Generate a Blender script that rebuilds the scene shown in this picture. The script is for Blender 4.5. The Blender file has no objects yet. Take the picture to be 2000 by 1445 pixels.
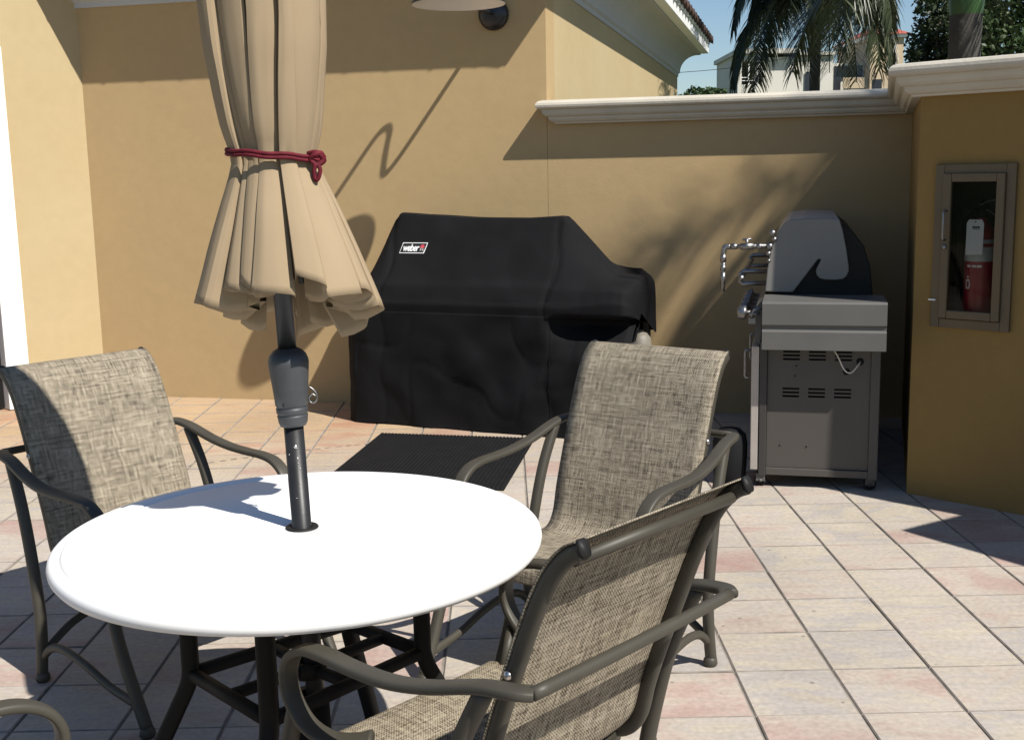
import bpy, bmesh, math, random
from mathutils import Vector, Matrix, noise
random.seed(7)
R = math.radians
sc = bpy.context.scene
col = sc.collection

# ------------------------------------------------------------------ helpers
class MB:
    def __init__(s): s.v=[]; s.f=[]; s.uv={}; s.sm=[]
    def add(s, vs, fs, smooth=True, uvs=None):
        b=len(s.v); s.v += [Vector(p) for p in vs]
        for f in fs:
            s.f.append([b+i for i in f]); s.sm.append(smooth)
        if uvs:
            for i,u in enumerate(uvs): s.uv[b+i]=u
        return s
    def box(s, c, d, rot=None, smooth=False):
        hx,hy,hz=d[0]/2,d[1]/2,d[2]/2
        vs=[Vector((x,y,z)) for z in(-hz,hz) for y in(-hy,hy) for x in(-hx,hx)]
        if rot: vs=[rot@p for p in vs]
        vs=[p+Vector(c) for p in vs]
        return s.add(vs,[(0,2,3,1),(4,5,7,6),(0,1,5,4),(2,6,7,3),(0,4,6,2),(1,3,7,5)],smooth)
    def tube(s, path, rad, n=12, cap=True, up=None, flat=1.0, sup=2.0):
        """sweep an ellipse (superellipse when sup>2) along a path; rad may be list; flat scales the 'up' axis"""
        P=[Vector(p) for p in path]; m=len(P)
        rr=rad if isinstance(rad,(list,tuple)) else [rad]*m
        T=[]
        for i in range(m):
            a=P[max(0,i-1)]; b=P[min(m-1,i+1)]; T.append((b-a).normalized())
        if up is None:
            u=Vector((0,0,1))
            if abs(T[0].dot(u))>.9: u=Vector((0,1,0))
        else: u=Vector(up)
        vs=[];fs=[]
        for i in range(m):
            if up is None or i==0 or True:
                u=(u-T[i]*u.dot(T[i]))
                if u.length<1e-5: u=T[i].orthogonal()
                u.normalize()
            w=T[i].cross(u)
            for k in range(n):
                a=2*math.pi*k/n; c,d=math.cos(a),math.sin(a)
                if sup!=2.0:
                    c=math.copysign(abs(c)**(2/sup),c); d=math.copysign(abs(d)**(2/sup),d)
                vs.append(P[i]+w*(c*rr[i])+u*(d*rr[i]*flat))
        for i in range(m-1):
            for k in range(n):
                a=i*n+k;b=i*n+(k+1)%n
                fs.append((a,b,b+n,a+n))
        if cap:
            fs.append(tuple(reversed(range(n)))); fs.append(tuple((m-1)*n+k for k in range(n)))
        return s.add(vs,fs)
    def lathe(s, prof, n=48, c=(0,0,0), rot=None, smooth=True):
        vs=[];fs=[];m=len(prof)
        for r,z in prof:
            for k in range(n):
                a=2*math.pi*k/n
                p=Vector((r*math.cos(a),r*math.sin(a),z))
                if rot: p=rot@p
                vs.append(p+Vector(c))
        for i in range(m-1):
            for k in range(n):
                a=i*n+k;b=i*n+(k+1)%n
                fs.append((a,b,b+n,a+n))
        return s.add(vs,fs,smooth)
    def prism(s, poly, o, ax, ay, az, t0, t1, smooth=False):
        """polygon in (ax,ay) plane from origin o, extruded t0..t1 along az"""
        o=Vector(o);ax=Vector(ax);ay=Vector(ay);az=Vector(az);n=len(poly)
        vs=[o+ax*p[0]+ay*p[1]+az*t0 for p in poly]+[o+ax*p[0]+ay*p[1]+az*t1 for p in poly]
        fs=[tuple(range(n)),tuple(reversed(range(n,2*n)))]+[(i,n+i,n+(i+1)%n,(i+1)%n) for i in range(n)]
        return s.add(vs,fs,smooth)
    def grid(s, pts, uv=None, closed=False, smooth=True):
        m=len(pts);n=len(pts[0]);vs=[p for row in pts for p in row];fs=[]
        for i in range(m-1):
            for k in range(n if closed else n-1):
                a=i*n+k;b=i*n+(k+1)%n
                fs.append((a,b,b+n,a+n))
        return s.add(vs,fs,smooth,[u for row in uv for u in row] if uv else None)

def obj(name, mb, mat, parent=None, bevel=0, solid=0, sub=0, world=True, autos=None, recalc=True):
    me=bpy.data.meshes.new(name)
    vs=mb.v
    if parent is not None and world:
        inv=full(parent).inverted(); vs=[inv@p for p in vs]
    me.from_pydata([tuple(p) for p in vs],[],mb.f)
    if recalc:
        bm=bmesh.new(); bm.from_mesh(me); bmesh.ops.recalc_face_normals(bm,faces=bm.faces); bm.to_mesh(me); bm.free()
    me.polygons.foreach_set('use_smooth',mb.sm)
    if mb.uv:
        l=me.uv_layers.new(name='UVMap')
        for lp in me.loops:
            l.data[lp.index].uv=mb.uv.get(lp.vertex_index,(0,0))
    for m in (mat if isinstance(mat,list) else [mat]): me.materials.append(m)
    o=bpy.data.objects.new(name,me); col.objects.link(o)
    if parent is not None: o.parent=parent
    if solid:
        md=o.modifiers.new('s','SOLIDIFY'); md.thickness=solid; md.offset=0
    if bevel:
        md=o.modifiers.new('b','BEVEL'); md.width=bevel; md.segments=2; md.limit_method='ANGLE'; md.angle_limit=R(35)
        md.harden_normals=False
    if sub:
        md=o.modifiers.new('u','SUBSURF'); md.levels=sub; md.render_levels=sub
    return o
def full(o):
    m=Matrix.Translation(o.location)@o.rotation_euler.to_matrix().to_4x4()
    return full(o.parent)@m if o.parent else m
def thing(name,label,cat,loc=(0,0,0),rz=0,group=None):
    o=bpy.data.objects.new(name,None); col.objects.link(o); o.empty_display_size=.1
    o.location=loc; o.rotation_euler=(0,0,rz); tag(o,label,cat,group); return o
def tag(o,label,cat,group=None):
    o['label']=label;o['category']=cat
    if group:o['group']=group
def copy_tree(o,parent=None):
    c=o.copy(); col.objects.link(c); c.parent=parent
    for ch in list(o.children): copy_tree(ch,c)
    return c
def lerp(a,b,t): return a+(b-a)*t
def crv(pts,n=8):
    """Catmull-Rom through points"""
    P=[Vector(p) for p in pts]; P=[P[0]*2-P[1]]+P+[P[-1]*2-P[-2]]; out=[]
    for i in range(1,len(P)-2):
        for k in range(n):
            t=k/n; a,b,c,d=P[i-1],P[i],P[i+1],P[i+2]
            out.append(.5*((2*b)+(c-a)*t+(2*a-5*b+4*c-d)*t*t+(3*b-a-3*c+d)*t**3))
    out.append(P[-2].copy()); return out
def interp(tab,x,smooth=False):
    """tab: sorted list of (x, value)"""
    if x<=tab[0][0]: return tab[0][1]
    for (a,u),(b,v) in zip(tab,tab[1:]):
        if x<=b:
            t=(x-a)/(b-a)
            if smooth: t=t*t*(3-2*t)
            if isinstance(u,(tuple,list)): return tuple(lerp(p,q,t) for p,q in zip(u,v))
            return lerp(u,v,t)
    return tab[-1][1]

# ------------------------------------------------------------------ materials
def mat(name, base=(.5,.5,.5), rough=.6, metal=0, spec=.5, var=0, vscale=3, bump=0, bscale=200, bdist=.002, coat=0, vcol=None):
    m=bpy.data.materials.new(name); m.use_nodes=True; nt=m.node_tree; b=nt.nodes['Principled BSDF']
    b.inputs['Base Color'].default_value=(*base,1); b.inputs['Roughness'].default_value=rough
    b.inputs['Metallic'].default_value=metal; b.inputs['Specular IOR Level'].default_value=spec
    tc=nt.nodes.new('ShaderNodeTexCoord')
    if var:
        nz=nt.nodes.new('ShaderNodeTexNoise'); nz.inputs['Scale'].default_value=vscale; nz.inputs['Detail'].default_value=6
        nt.links.new(tc.outputs['Object'],nz.inputs['Vector'])
        mx=nt.nodes.new('ShaderNodeMix'); mx.data_type='RGBA'
        c2=vcol if vcol else tuple(x*(1-var) for x in base)
        mx.inputs[6].default_value=(*[min(1,x*(1+var*.6)) for x in base],1); mx.inputs[7].default_value=(*c2,1)
        rp=nt.nodes.new('ShaderNodeMapRange'); rp.inputs[1].default_value=.3; rp.inputs[2].default_value=.7
        nt.links.new(nz.outputs['Fac'],rp.inputs[0]); nt.links.new(rp.outputs[0],mx.inputs[0])
        nt.links.new(mx.outputs[2],b.inputs['Base Color'])
    if bump:
        n2=nt.nodes.new('ShaderNodeTexNoise'); n2.inputs['Scale'].default_value=bscale; n2.inputs['Detail'].default_value=4
        nt.links.new(tc.outputs['Object'],n2.inputs['Vector'])
        bp=nt.nodes.new('ShaderNodeBump'); bp.inputs['Strength'].default_value=bump; bp.inputs['Distance'].default_value=bdist
        nt.links.new(n2.outputs['Fac'],bp.inputs['Height']); nt.links.new(bp.outputs[0],b.inputs['Normal'])
    if coat: b.inputs['Coat Weight'].default_value=coat
    return m
def N(nt,t,**kw):
    n=nt.nodes.new(t)
    for k,v in kw.items(): setattr(n,k,v)
    return n

M={}
M['stucco']=None
def stucco(name,base,alt):
    m=bpy.data.materials.new(name); m.use_nodes=True; nt=m.node_tree; b=nt.nodes['Principled BSDF']; L=nt.links.new
    b.inputs['Roughness'].default_value=.9; b.inputs['Specular IOR Level'].default_value=.2
    tc=N(nt,'ShaderNodeTexCoord')
    n1=N(nt,'ShaderNodeTexNoise'); n1.inputs['Scale'].default_value=1.1; n1.inputs['Detail'].default_value=5; n1.inputs['Roughness'].default_value=.6
    n2=N(nt,'ShaderNodeTexNoise'); n2.inputs['Scale'].default_value=14; n2.inputs['Detail'].default_value=6
    n3=N(nt,'ShaderNodeTexNoise'); n3.inputs['Scale'].default_value=130; n3.inputs['Detail'].default_value=4
    n4=N(nt,'ShaderNodeTexNoise'); n4.inputs['Scale'].default_value=7; n4.inputs['Detail'].default_value=3
    for n in(n1,n2,n3,n4): L(tc.outputs['Object'],n.inputs['Vector'])
    r=N(nt,'ShaderNodeMapRange'); r.inputs[1].default_value=.32; r.inputs[2].default_value=.68; L(n1.outputs['Fac'],r.inputs[0])
    mx=N(nt,'ShaderNodeMix',data_type='RGBA'); mx.inputs[6].default_value=(*base,1); mx.inputs[7].default_value=(*alt,1); L(r.outputs[0],mx.inputs[0])
    m2=N(nt,'ShaderNodeMix',data_type='RGBA',blend_type='MULTIPLY'); m2.inputs[0].default_value=1
    r2=N(nt,'ShaderNodeMapRange'); r2.inputs[1].default_value=.25; r2.inputs[2].default_value=.75; r2.inputs[3].default_value=.965; r2.inputs[4].default_value=1.02
    L(n2.outputs['Fac'],r2.inputs[0]); L(mx.outputs[2],m2.inputs[6]); L(r2.outputs[0],m2.inputs[7]); L(m2.outputs[2],b.inputs['Base Color'])
    ad=N(nt,'ShaderNodeMath',operation='ADD'); L(n3.outputs['Fac'],ad.inputs[0])
    ml=N(nt,'ShaderNodeMath',operation='MULTIPLY'); ml.inputs[1].default_value=3.0; L(n4.outputs['Fac'],ml.inputs[0]); L(ml.outputs[0],ad.inputs[1])
    bp=N(nt,'ShaderNodeBump'); bp.inputs['Strength'].default_value=.22; bp.inputs['Distance'].default_value=.003
    L(ad.outputs[0],bp.inputs['Height']); L(bp.outputs[0],b.inputs['Normal']); return m
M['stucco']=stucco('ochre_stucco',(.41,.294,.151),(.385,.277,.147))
M['stucco_pale']=stucco('cream_stucco',(.425,.340,.200),(.405,.315,.175))
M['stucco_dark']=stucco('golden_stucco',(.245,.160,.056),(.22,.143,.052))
M['coping']=mat('cream_coping',(.48,.44,.365),.75,var=.10,vscale=4,bump=.5,bscale=60,bdist=.003)
M['white_trim']=mat('white_trim',(.55,.54,.51),.6,var=.05,vscale=2)
M['door_white']=mat('white_door_paint',(.80,.80,.78),.5,var=.03,vscale=2)
M['soffit']=mat('soffit_paint',(.42,.42,.415),.8,var=.05,vscale=1.5)
M['door_glass']=mat('bronze_glass',(.05,.035,.02),.15)
M['roof']=mat('barrel_tile',(.06,.03,.022),.85,var=.5,vscale=6,bump=.6,bscale=40)
M['frame']=mat('bronze_frame',(.052,.047,.036),.5,spec=.35,var=.12,vscale=9,bump=.15,bscale=350,bdist=.0006)
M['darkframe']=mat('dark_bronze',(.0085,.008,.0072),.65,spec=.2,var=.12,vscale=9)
M['endcap']=mat('blue_black_cap',(.014,.0135,.013),.55,spec=.25)
M['bolt']=mat('steel_bolt',(.55,.53,.50),.3,metal=1)
M['pole']=mat('pole_black',(.017,.017,.018),.42,spec=.35,var=.3,vscale=14,bump=.1,bscale=120)
M['crank']=mat('grey_plastic',(.045,.047,.050),.5,var=.15,vscale=20)
M['table']=mat('white_fibreglass',(.80,.795,.78),.45,var=.02,vscale=3)
M['rope']=mat('maroon_rope',(.12,.012,.02),.75,spec=.2,var=.3,vscale=60)
M['canvas']=mat('tan_canvas',(.305,.231,.147),.9,spec=.1,var=.07,vscale=5,bump=.25,bscale=900,bdist=.0006)
M['cover']=mat('black_fabric',(.0075,.0075,.0084),.85,spec=.14,var=.25,vscale=4,bump=.25,bscale=420,bdist=.0008)
M['white_print']=mat('white_print',(.75,.75,.74),.6)
M['red_print']=mat('red_print',(.45,.05,.07),.6)
M['black_print']=mat('black_print',(.008,.008,.009),.6)
M['steel']=mat('brushed_steel',(.098,.094,.087),.5,metal=0,var=.10,vscale=4)
M['panel']=mat('grey_panel_paint',(.066,.059,.051),.55,metal=0,var=.08,vscale=3)
M['lid']=mat('lid_grey',(.175,.168,.155),.55,metal=0,var=.06,vscale=4)
M['chrome']=mat('chrome',(.25,.245,.24),.42,metal=1,var=.15,vscale=40)
M['castiron']=mat('black_enamel',(.004,.004,.004),.55,spec=.25)
M['blackpost']=mat('dark_grey_post',(.035,.032,.03),.5)
M['door_steel']=mat('stainless_door',(.40,.36,.33),.4,metal=.3,var=.1,vscale=8)
M['rubber']=mat('black_rubber',(.0085,.0085,.0095),.8,spec=.2,var=.2,vscale=12)
M['cabinet']=mat('cabinet_steel',(.10,.072,.038),.45,metal=0,var=.12,vscale=6)
M['cabinet_in']=mat('cabinet_inside',(.006,.006,.006),.6)
M['red']=mat('extinguisher_red',(.29,.018,.030),.35,coat=.15)
M['tagwhite']=mat('tag_white',(.72,.73,.74),.6)
M['band']=mat('label_silver',(.42,.45,.43),.45)
M['lampblack']=mat('lamp_black',(.012,.012,.014),.35)
M['lampwhite']=mat('lamp_enamel',(.74,.71,.68),.4)
M['wire']=mat('white_wire',(.62,.58,.50),.5)
M['trunk']=mat('palm_trunk_grey',(.065,.058,.050),.9,var=.35,vscale=5,bump=.7,bscale=18,bdist=.01)
M['bark']=mat('tree_bark',(.09,.07,.05),.95,var=.3,vscale=6,bump=.7,bscale=25,bdist=.01)
M['crownshaft']=mat('crownshaft_green',(.035,.085,.02),.4,var=.2,vscale=3)
M['b_wall']=mat('far_wall_cream',(.56,.53,.46),.9,var=.06,vscale=.5)
M['b_tower']=mat('far_wall_tan',(.46,.36,.24),.9,var=.06,vscale=.5)
M['b_roof']=mat('far_roof_red',(.34,.085,.06),.85,var=.25,vscale=2)
M['b_dark']=mat('far_opening_dark',(.02,.022,.028),.3)
M['b_white']=mat('far_white',(.80,.80,.78),.7)
M['sand']=mat('joint_sand',(.21,.185,.155),.95,var=.4,vscale=9)
M['tank']=mat('aged_tank_paint',(.22,.20,.165),.55,var=.12,vscale=9)
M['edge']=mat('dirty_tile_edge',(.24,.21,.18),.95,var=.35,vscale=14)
M['earth']=mat('lawn_earth',(.07,.09,.035),.95,var=.5,vscale=1.2)
def leafmat(name,c1,c2,rough=.45,trans=.25):
    m=bpy.data.materials.new(name); m.use_nodes=True; nt=m.node_tree; b=nt.nodes['Principled BSDF']; L=nt.links.new
    g=N(nt,'ShaderNodeNewGeometry'); mx=N(nt,'ShaderNodeMix',data_type='RGBA'); mx.inputs[6].default_value=(*c1,1); mx.inputs[7].default_value=(*c2,1)
    L(g.outputs['Random Per Island'],mx.inputs[0]); L(mx.outputs[2],b.inputs['Base Color']); b.inputs['Roughness'].default_value=rough
    tr=N(nt,'ShaderNodeBsdfTranslucent'); L(mx.outputs[2],tr.inputs[0]); ms=N(nt,'ShaderNodeMixShader'); ms.inputs[0].default_value=trans
    L(b.outputs[0],ms.inputs[1]); L(tr.outputs[0],ms.inputs[2]); L(ms.outputs[0],nt.nodes['Material Output'].inputs[0]); return m
M['frond']=leafmat('palm_leaflet',(.022,.034,.015),(.085,.098,.055),.4,.15)
M['leaf']=leafmat('broad_leaf',(.016,.030,.011),(.055,.08,.028),.55,.2)
M['leaf2']=leafmat('bright_leaf',(.026,.052,.016),(.075,.115,.036),.55,.2)

# pavers: tint per tile, streaks along x
def paver_mat():
    m=bpy.data.materials.new('paver_concrete'); m.use_nodes=True; nt=m.node_tree; b=nt.nodes['Principled BSDF']; L=nt.links.new
    b.inputs['Roughness'].default_value=.85; b.inputs['Specular IOR Level'].default_value=.25
    g=N(nt,'ShaderNodeNewGeometry'); tc=N(nt,'ShaderNodeTexCoord')
    off=N(nt,'ShaderNodeVectorMath',operation='SCALE'); cmb=N(nt,'ShaderNodeCombineXYZ')
    L(g.outputs['Random Per Island'],cmb.inputs[0]); L(g.outputs['Random Per Island'],cmb.inputs[1]); cmb.inputs[2].default_value=0
    off.inputs['Scale'].default_value=37; L(cmb.outputs[0],off.inputs[0])
    add=N(nt,'ShaderNodeVectorMath',operation='ADD'); L(tc.outputs['Object'],add.inputs[0]); L(off.outputs[0],add.inputs[1])
    mp=N(nt,'ShaderNodeMapping'); mp.inputs['Scale'].default_value=(1.9,3.6,3); L(add.outputs[0],mp.inputs[0])
    n1=N(nt,'ShaderNodeTexNoise'); n1.inputs['Scale'].default_value=1.3; n1.inputs['Detail'].default_value=5; n1.inputs['Roughness'].default_value=.6; n1.inputs['Distortion'].default_value=.5
    L(mp.outputs[0],n1.inputs['Vector'])
    cr=N(nt,'ShaderNodeValToRGB'); e=cr.color_ramp.elements
    cols=[(0,(.385,.265,.225)),(.24,(.42,.325,.280)),(.40,(.445,.388,.325)),(.52,(.425,.380,.338)),(.64,(.455,.400,.318)),(.80,(.385,.350,.325)),(1,(.455,.385,.275))]
    while len(e)<len(cols): e.new(.5)
    for el,(p,c) in zip(e,cols): el.position=p; el.color=(*c,1)
    # n1 + island shift
    sh=N(nt,'ShaderNodeMapRange'); sh.inputs[3].default_value=-.25; sh.inputs[4].default_value=.25; L(g.outputs['Random Per Island'],sh.inputs[0])
    st=N(nt,'ShaderNodeMath',operation='MULTIPLY_ADD'); st.inputs[1].default_value=1.5; L(n1.outputs['Fac'],st.inputs[0])
    s2=N(nt,'ShaderNodeMath',operation='ADD'); L(sh.outputs[0],s2.inputs[0]); s2.inputs[1].default_value=-.25; L(s2.outputs[0],st.inputs[2])
    L(st.outputs[0],cr.inputs[0])
    # fine grain + spots
    n2=N(nt,'ShaderNodeTexNoise'); n2.inputs['Scale'].default_value=55; n2.inputs['Detail'].default_value=5; L(add.outputs[0],n2.inputs['Vector'])
    r2=N(nt,'ShaderNodeMapRange'); r2.inputs[1].default_value=.25; r2.inputs[2].default_value=.75; r2.inputs[3].default_value=.84; r2.inputs[4].default_value=1.10; L(n2.outputs['Fac'],r2.inputs[0])
    mp3=N(nt,'ShaderNodeMapping'); mp3.inputs['Scale'].default_value=(5,34,5); L(add.outputs[0],mp3.inputs[0])
    n3=N(nt,'ShaderNodeTexNoise'); n3.inputs['Scale'].default_value=1; n3.inputs['Detail'].default_value=4; L(mp3.outputs[0],n3.inputs['Vector'])
    r3=N(nt,'ShaderNodeMapRange'); r3.inputs[1].default_value=.3; r3.inputs[2].default_value=.7; r3.inputs[3].default_value=.94; r3.inputs[4].default_value=1.05; L(n3.outputs['Fac'],r3.inputs[0])
    mm=N(nt,'ShaderNodeMath',operation='MULTIPLY'); L(r2.outputs[0],mm.inputs[0]); L(r3.outputs[0],mm.inputs[1])
    mx=N(nt,'ShaderNodeMix',data_type='RGBA',blend_type='MULTIPLY'); mx.inputs[0].default_value=1; L(cr.outputs[0],mx.inputs[6]); L(mm.outputs[0],mx.inputs[7])
    # paving towards the back wall at left: warmer and darker
    sp=N(nt,'ShaderNodeSeparateXYZ'); L(tc.outputs['Object'],sp.inputs[0])
    wr=N(nt,'ShaderNodeMapRange'); wr.inputs[1].default_value=5.6; wr.inputs[2].default_value=7.2; L(sp.outputs[1],wr.inputs[0])
    wx=N(nt,'ShaderNodeMapRange'); wx.inputs[1].default_value=.6; wx.inputs[2].default_value=-.6; L(sp.outputs[0],wx.inputs[0])
    wm=N(nt,'ShaderNodeMath',operation='MULTIPLY'); L(wr.outputs[0],wm.inputs[0]); L(wx.outputs[0],wm.inputs[1])
    hs=N(nt,'ShaderNodeMix',data_type='RGBA',blend_type='MULTIPLY'); hs.inputs[7].default_value=(.98,.80,.60,1); L(wm.outputs[0],hs.inputs[0]); L(mx.outputs[2],hs.inputs[6])
    vo=N(nt,'ShaderNodeTexVoronoi'); vo.inputs['Scale'].default_value=7; vo.inputs['Randomness'].default_value=1; L(tc.outputs['Object'],vo.inputs['Vector'])
    vr=N(nt,'ShaderNodeMapRange'); vr.inputs[1].default_value=.035; vr.inputs[2].default_value=.06; vr.inputs[3].default_value=.55; vr.inputs[4].default_value=1; L(vo.outputs['Distance'],vr.inputs[0])
    n5=N(nt,'ShaderNodeTexNoise'); n5.inputs['Scale'].default_value=1.7; n5.inputs['Detail'].default_value=5; L(tc.outputs['Object'],n5.inputs['Vector'])
    r5=N(nt,'ShaderNodeMapRange'); r5.inputs[1].default_value=.3; r5.inputs[2].default_value=.7; r5.inputs[3].default_value=.82; r5.inputs[4].default_value=1.0; L(n5.outputs['Fac'],r5.inputs[0])
    v2=N(nt,'ShaderNodeMath',operation='MULTIPLY'); L(vr.outputs[0],v2.inputs[0]); L(r5.outputs[0],v2.inputs[1])
    fx=N(nt,'ShaderNodeMix',data_type='RGBA',blend_type='MULTIPLY'); fx.inputs[0].default_value=1; L(hs.outputs[2],fx.inputs[6]); L(v2.outputs[0],fx.inputs[7])
    L(fx.outputs[2],b.inputs['Base Color'])
    bp=N(nt,'ShaderNodeBump'); bp.inputs['Strength'].default_value=.35; bp.inputs['Distance'].default_value=.003; L(n2.outputs['Fac'],bp.inputs['Height']); L(bp.outputs[0],b.inputs['Normal'])
    return m
M['paver']=paver_mat()

# woven sling: UV in metres
def sling_mat():
    m=bpy.data.materials.new('woven_sling'); m.use_nodes=True; nt=m.node_tree; b=nt.nodes['Principled BSDF']; L=nt.links.new
    b.inputs['Roughness'].default_value=.75; b.inputs['Specular IOR Level'].default_value=.25
    uv=N(nt,'ShaderNodeUVMap')
    def nz(sx,sy,det=2):
        mp=N(nt,'ShaderNodeMapping'); mp.inputs['Scale'].default_value=(sx,sy,1); L(uv.outputs[0],mp.inputs[0])
        n=N(nt,'ShaderNodeTexNoise'); n.inputs['Scale'].default_value=1; n.inputs['Detail'].default_value=det; L(mp.outputs[0],n.inputs['Vector']); return n.outputs['Fac']
    def ma(op,a,b_=None,c=None):
        n=N(nt,'ShaderNodeMath',operation=op)
        for i,x in enumerate((a,b_,c)):
            if x is None: continue
            if isinstance(x,(int,float)): n.inputs[i].default_value=x
            else: L(x,n.inputs[i])
        return n.outputs[0]
    warp=nz(300,26,3); weft=nz(26,300,3); warp2=nz(105,4.5,3); weft2=nz(4.5,105,3); patch=nz(9,9); dots=nz(300,300)
    s=ma('ADD',ma('ADD',warp,weft),ma('ADD',ma('MULTIPLY',warp2,.62),ma('MULTIPLY',weft2,.62)))
    s=ma('ADD',s,ma('MULTIPLY',patch,.3)); s=ma('ADD',s,ma('MULTIPLY',dots,.8))
    sp=N(nt,'ShaderNodeSeparateXYZ'); L(uv.outputs[0],sp.inputs[0])
    wv=ma('MULTIPLY',ma('SINE',ma('MULTIPLY',sp.outputs[0],890)),ma('SINE',ma('MULTIPLY',sp.outputs[1],840)))
    s=ma('ADD',s,ma('MULTIPLY',wv,.26)); s=ma('ADD',s,-.04)      # mean ~2.375
    r=N(nt,'ShaderNodeMapRange'); r.inputs[1].default_value=1.76; r.inputs[2].default_value=2.44; L(s,r.inputs[0])
    cr=N(nt,'ShaderNodeValToRGB'); e=cr.color_ramp.elements; e.new(.5); e.new(.75)
    for el,(p,c) in zip(e,[(0,(.045,.036,.026)),(.33,(.150,.124,.090)),(.60,(.265,.224,.162)),(1,(.40,.350,.266))]): el.position=p; el.color=(*c,1)
    L(r.outputs[0],cr.inputs[0]); L(cr.outputs[0],b.inputs['Base Color'])
    bp=N(nt,'ShaderNodeBump'); bp.inputs['Strength'].default_value=.25; bp.inputs['Distance'].default_value=.001; L(wv,bp.inputs['Height']); L(bp.outputs[0],b.inputs['Normal'])
    tr=N(nt,'ShaderNodeBsdfTranslucent'); L(cr.outputs[0],tr.inputs[0]); ms=N(nt,'ShaderNodeMixShader'); ms.inputs[0].default_value=.12
    L(b.outputs[0],ms.inputs[1]); L(tr.outputs[0],ms.inputs[2]); L(ms.outputs[0],nt.nodes['Material Output'].inputs[0])
    return m
M['sling']=sling_mat()
def glass_mat():
    m=bpy.data.materials.new('clear_pane'); m.use_nodes=True; nt=m.node_tree; L=nt.links.new
    gl=N(nt,'ShaderNodeBsdfGlossy'); gl.inputs['Roughness'].default_value=.03; tp=N(nt,'ShaderNodeBsdfTransparent'); tp.inputs[0].default_value=(.80,.80,.78,1)
    fr=N(nt,'ShaderNodeFresnel'); fr.inputs[0].default_value=1.22; ms=N(nt,'ShaderNodeMixShader'); L(fr.outputs[0],ms.inputs[0]); L(tp.outputs[0],ms.inputs[1]); L(gl.outputs[0],ms.inputs[2])
    L(ms.outputs[0],nt.nodes['Material Output'].inputs[0]); return m
M['glass']=glass_mat()

# ------------------------------------------------------------------ camera
F,PI_,RO,H=2285.56,0.16585946,-0.019344,1.54643687
fw=Vector((0,math.cos(PI_),-math.sin(PI_))); up0=Vector((0,math.sin(PI_),math.cos(PI_))); rt0=Vector((1,0,0))
rt=rt0*math.cos(RO)+up0*math.sin(RO); upv=-rt0*math.sin(RO)+up0*math.cos(RO)
cam=bpy.data.cameras.new('camera'); co=bpy.data.objects.new('camera',cam); col.objects.link(co)
mw=Matrix(((rt.x,upv.x,-fw.x,0),(rt.y,upv.y,-fw.y,0),(rt.z,upv.z,-fw.z,H),(0,0,0,1))); co.matrix_world=mw
cam.sensor_width=36; cam.lens=F/2000*36; cam.clip_end=2000; cam.clip_start=.05; sc.camera=co

# ------------------------------------------------------------------ light
SUN_EL=R(48.5); sh=Vector((.719,-.695,0))
sd=bpy.data.lights.new('sun','SUN'); sd.energy=4.8; sd.angle=R(.53); sd.color=(1,.955,.88)
so=bpy.data.objects.new('sun',sd); col.objects.link(so)
tosun=Vector((sh.x*math.cos(SUN_EL),sh.y*math.cos(SUN_EL),math.sin(SUN_EL)))
so.rotation_euler=tosun.to_track_quat('Z','Y').to_euler(); so.location=(4,-4,8)
w=bpy.data.worlds.new('World'); sc.world=w; w.use_nodes=True; nt=w.node_tree
sky=nt.nodes.new('ShaderNodeTexSky'); sky.sky_type='NISHITA'; sky.sun_disc=False; sky.sun_elevation=SUN_EL; sky.sun_rotation=math.atan2(sh.x,sh.y); sky.air_density=1.1; sky.dust_density=.15; sky.ozone_density=2.3
bg=nt.nodes['Background']; bg.inputs[1].default_value=.065; tn=nt.nodes.new('ShaderNodeMix'); tn.data_type='RGBA'; tn.blend_type='MULTIPLY'; tn.inputs[0].default_value=1; tn.inputs[7].default_value=(.90,.965,1.05,1); nt.links.new(sky.outputs[0],tn.inputs[6]); nt.links.new(tn.outputs[2],bg.inputs[0])
vs=sc.view_settings; vs.view_transform='Standard'; vs.look='None'; vs.exposure=.6; vs.gamma=1

# ------------------------------------------------------------------ plan geometry
t=Vector((.9704,-.2413,0)); n=Vector((-.2413,-.9704,0))       # back wall: along, outward
L0=Vector((-2.99,8.478,0)); Cc=L0+t*3.344                     # left inner corner, right outer corner of the building
V1=Cc+t*.10; V2=Vector((2.42,7.13,0)); V2=L0+t*((V2-L0).dot(t)); E=Vector((1.881,5.437,0)); d=Vector((math.cos(R(-45.2)),math.sin(R(-45.2)),0)); nr=Vector((d.y,-d.x,0))
V4=E+d*2.28; V5=Vector((3.122,3.596,0)); V6=V5+Vector((.55,-.84,0))*1.6  # last two points: unseen wall jog, added to cast the ground shadow at right
UP=Vector((0,0,1))
def right(v): v=v.normalized(); return Vector((v.y,-v.x,0))
def offset(poly,o):
    out=[]
    for i,p in enumerate(poly):
        a=right(p-poly[i-1]) if i>0 else None; b=right(poly[i+1]-p) if i<len(poly)-1 else None
        if a is None: out.append(p+b*o)
        elif b is None: out.append(p+a*o)
        else:
            m=(a+b).normalized(); out.append(p+m*(o/max(.3,m.dot(a))))
    return out
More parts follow.
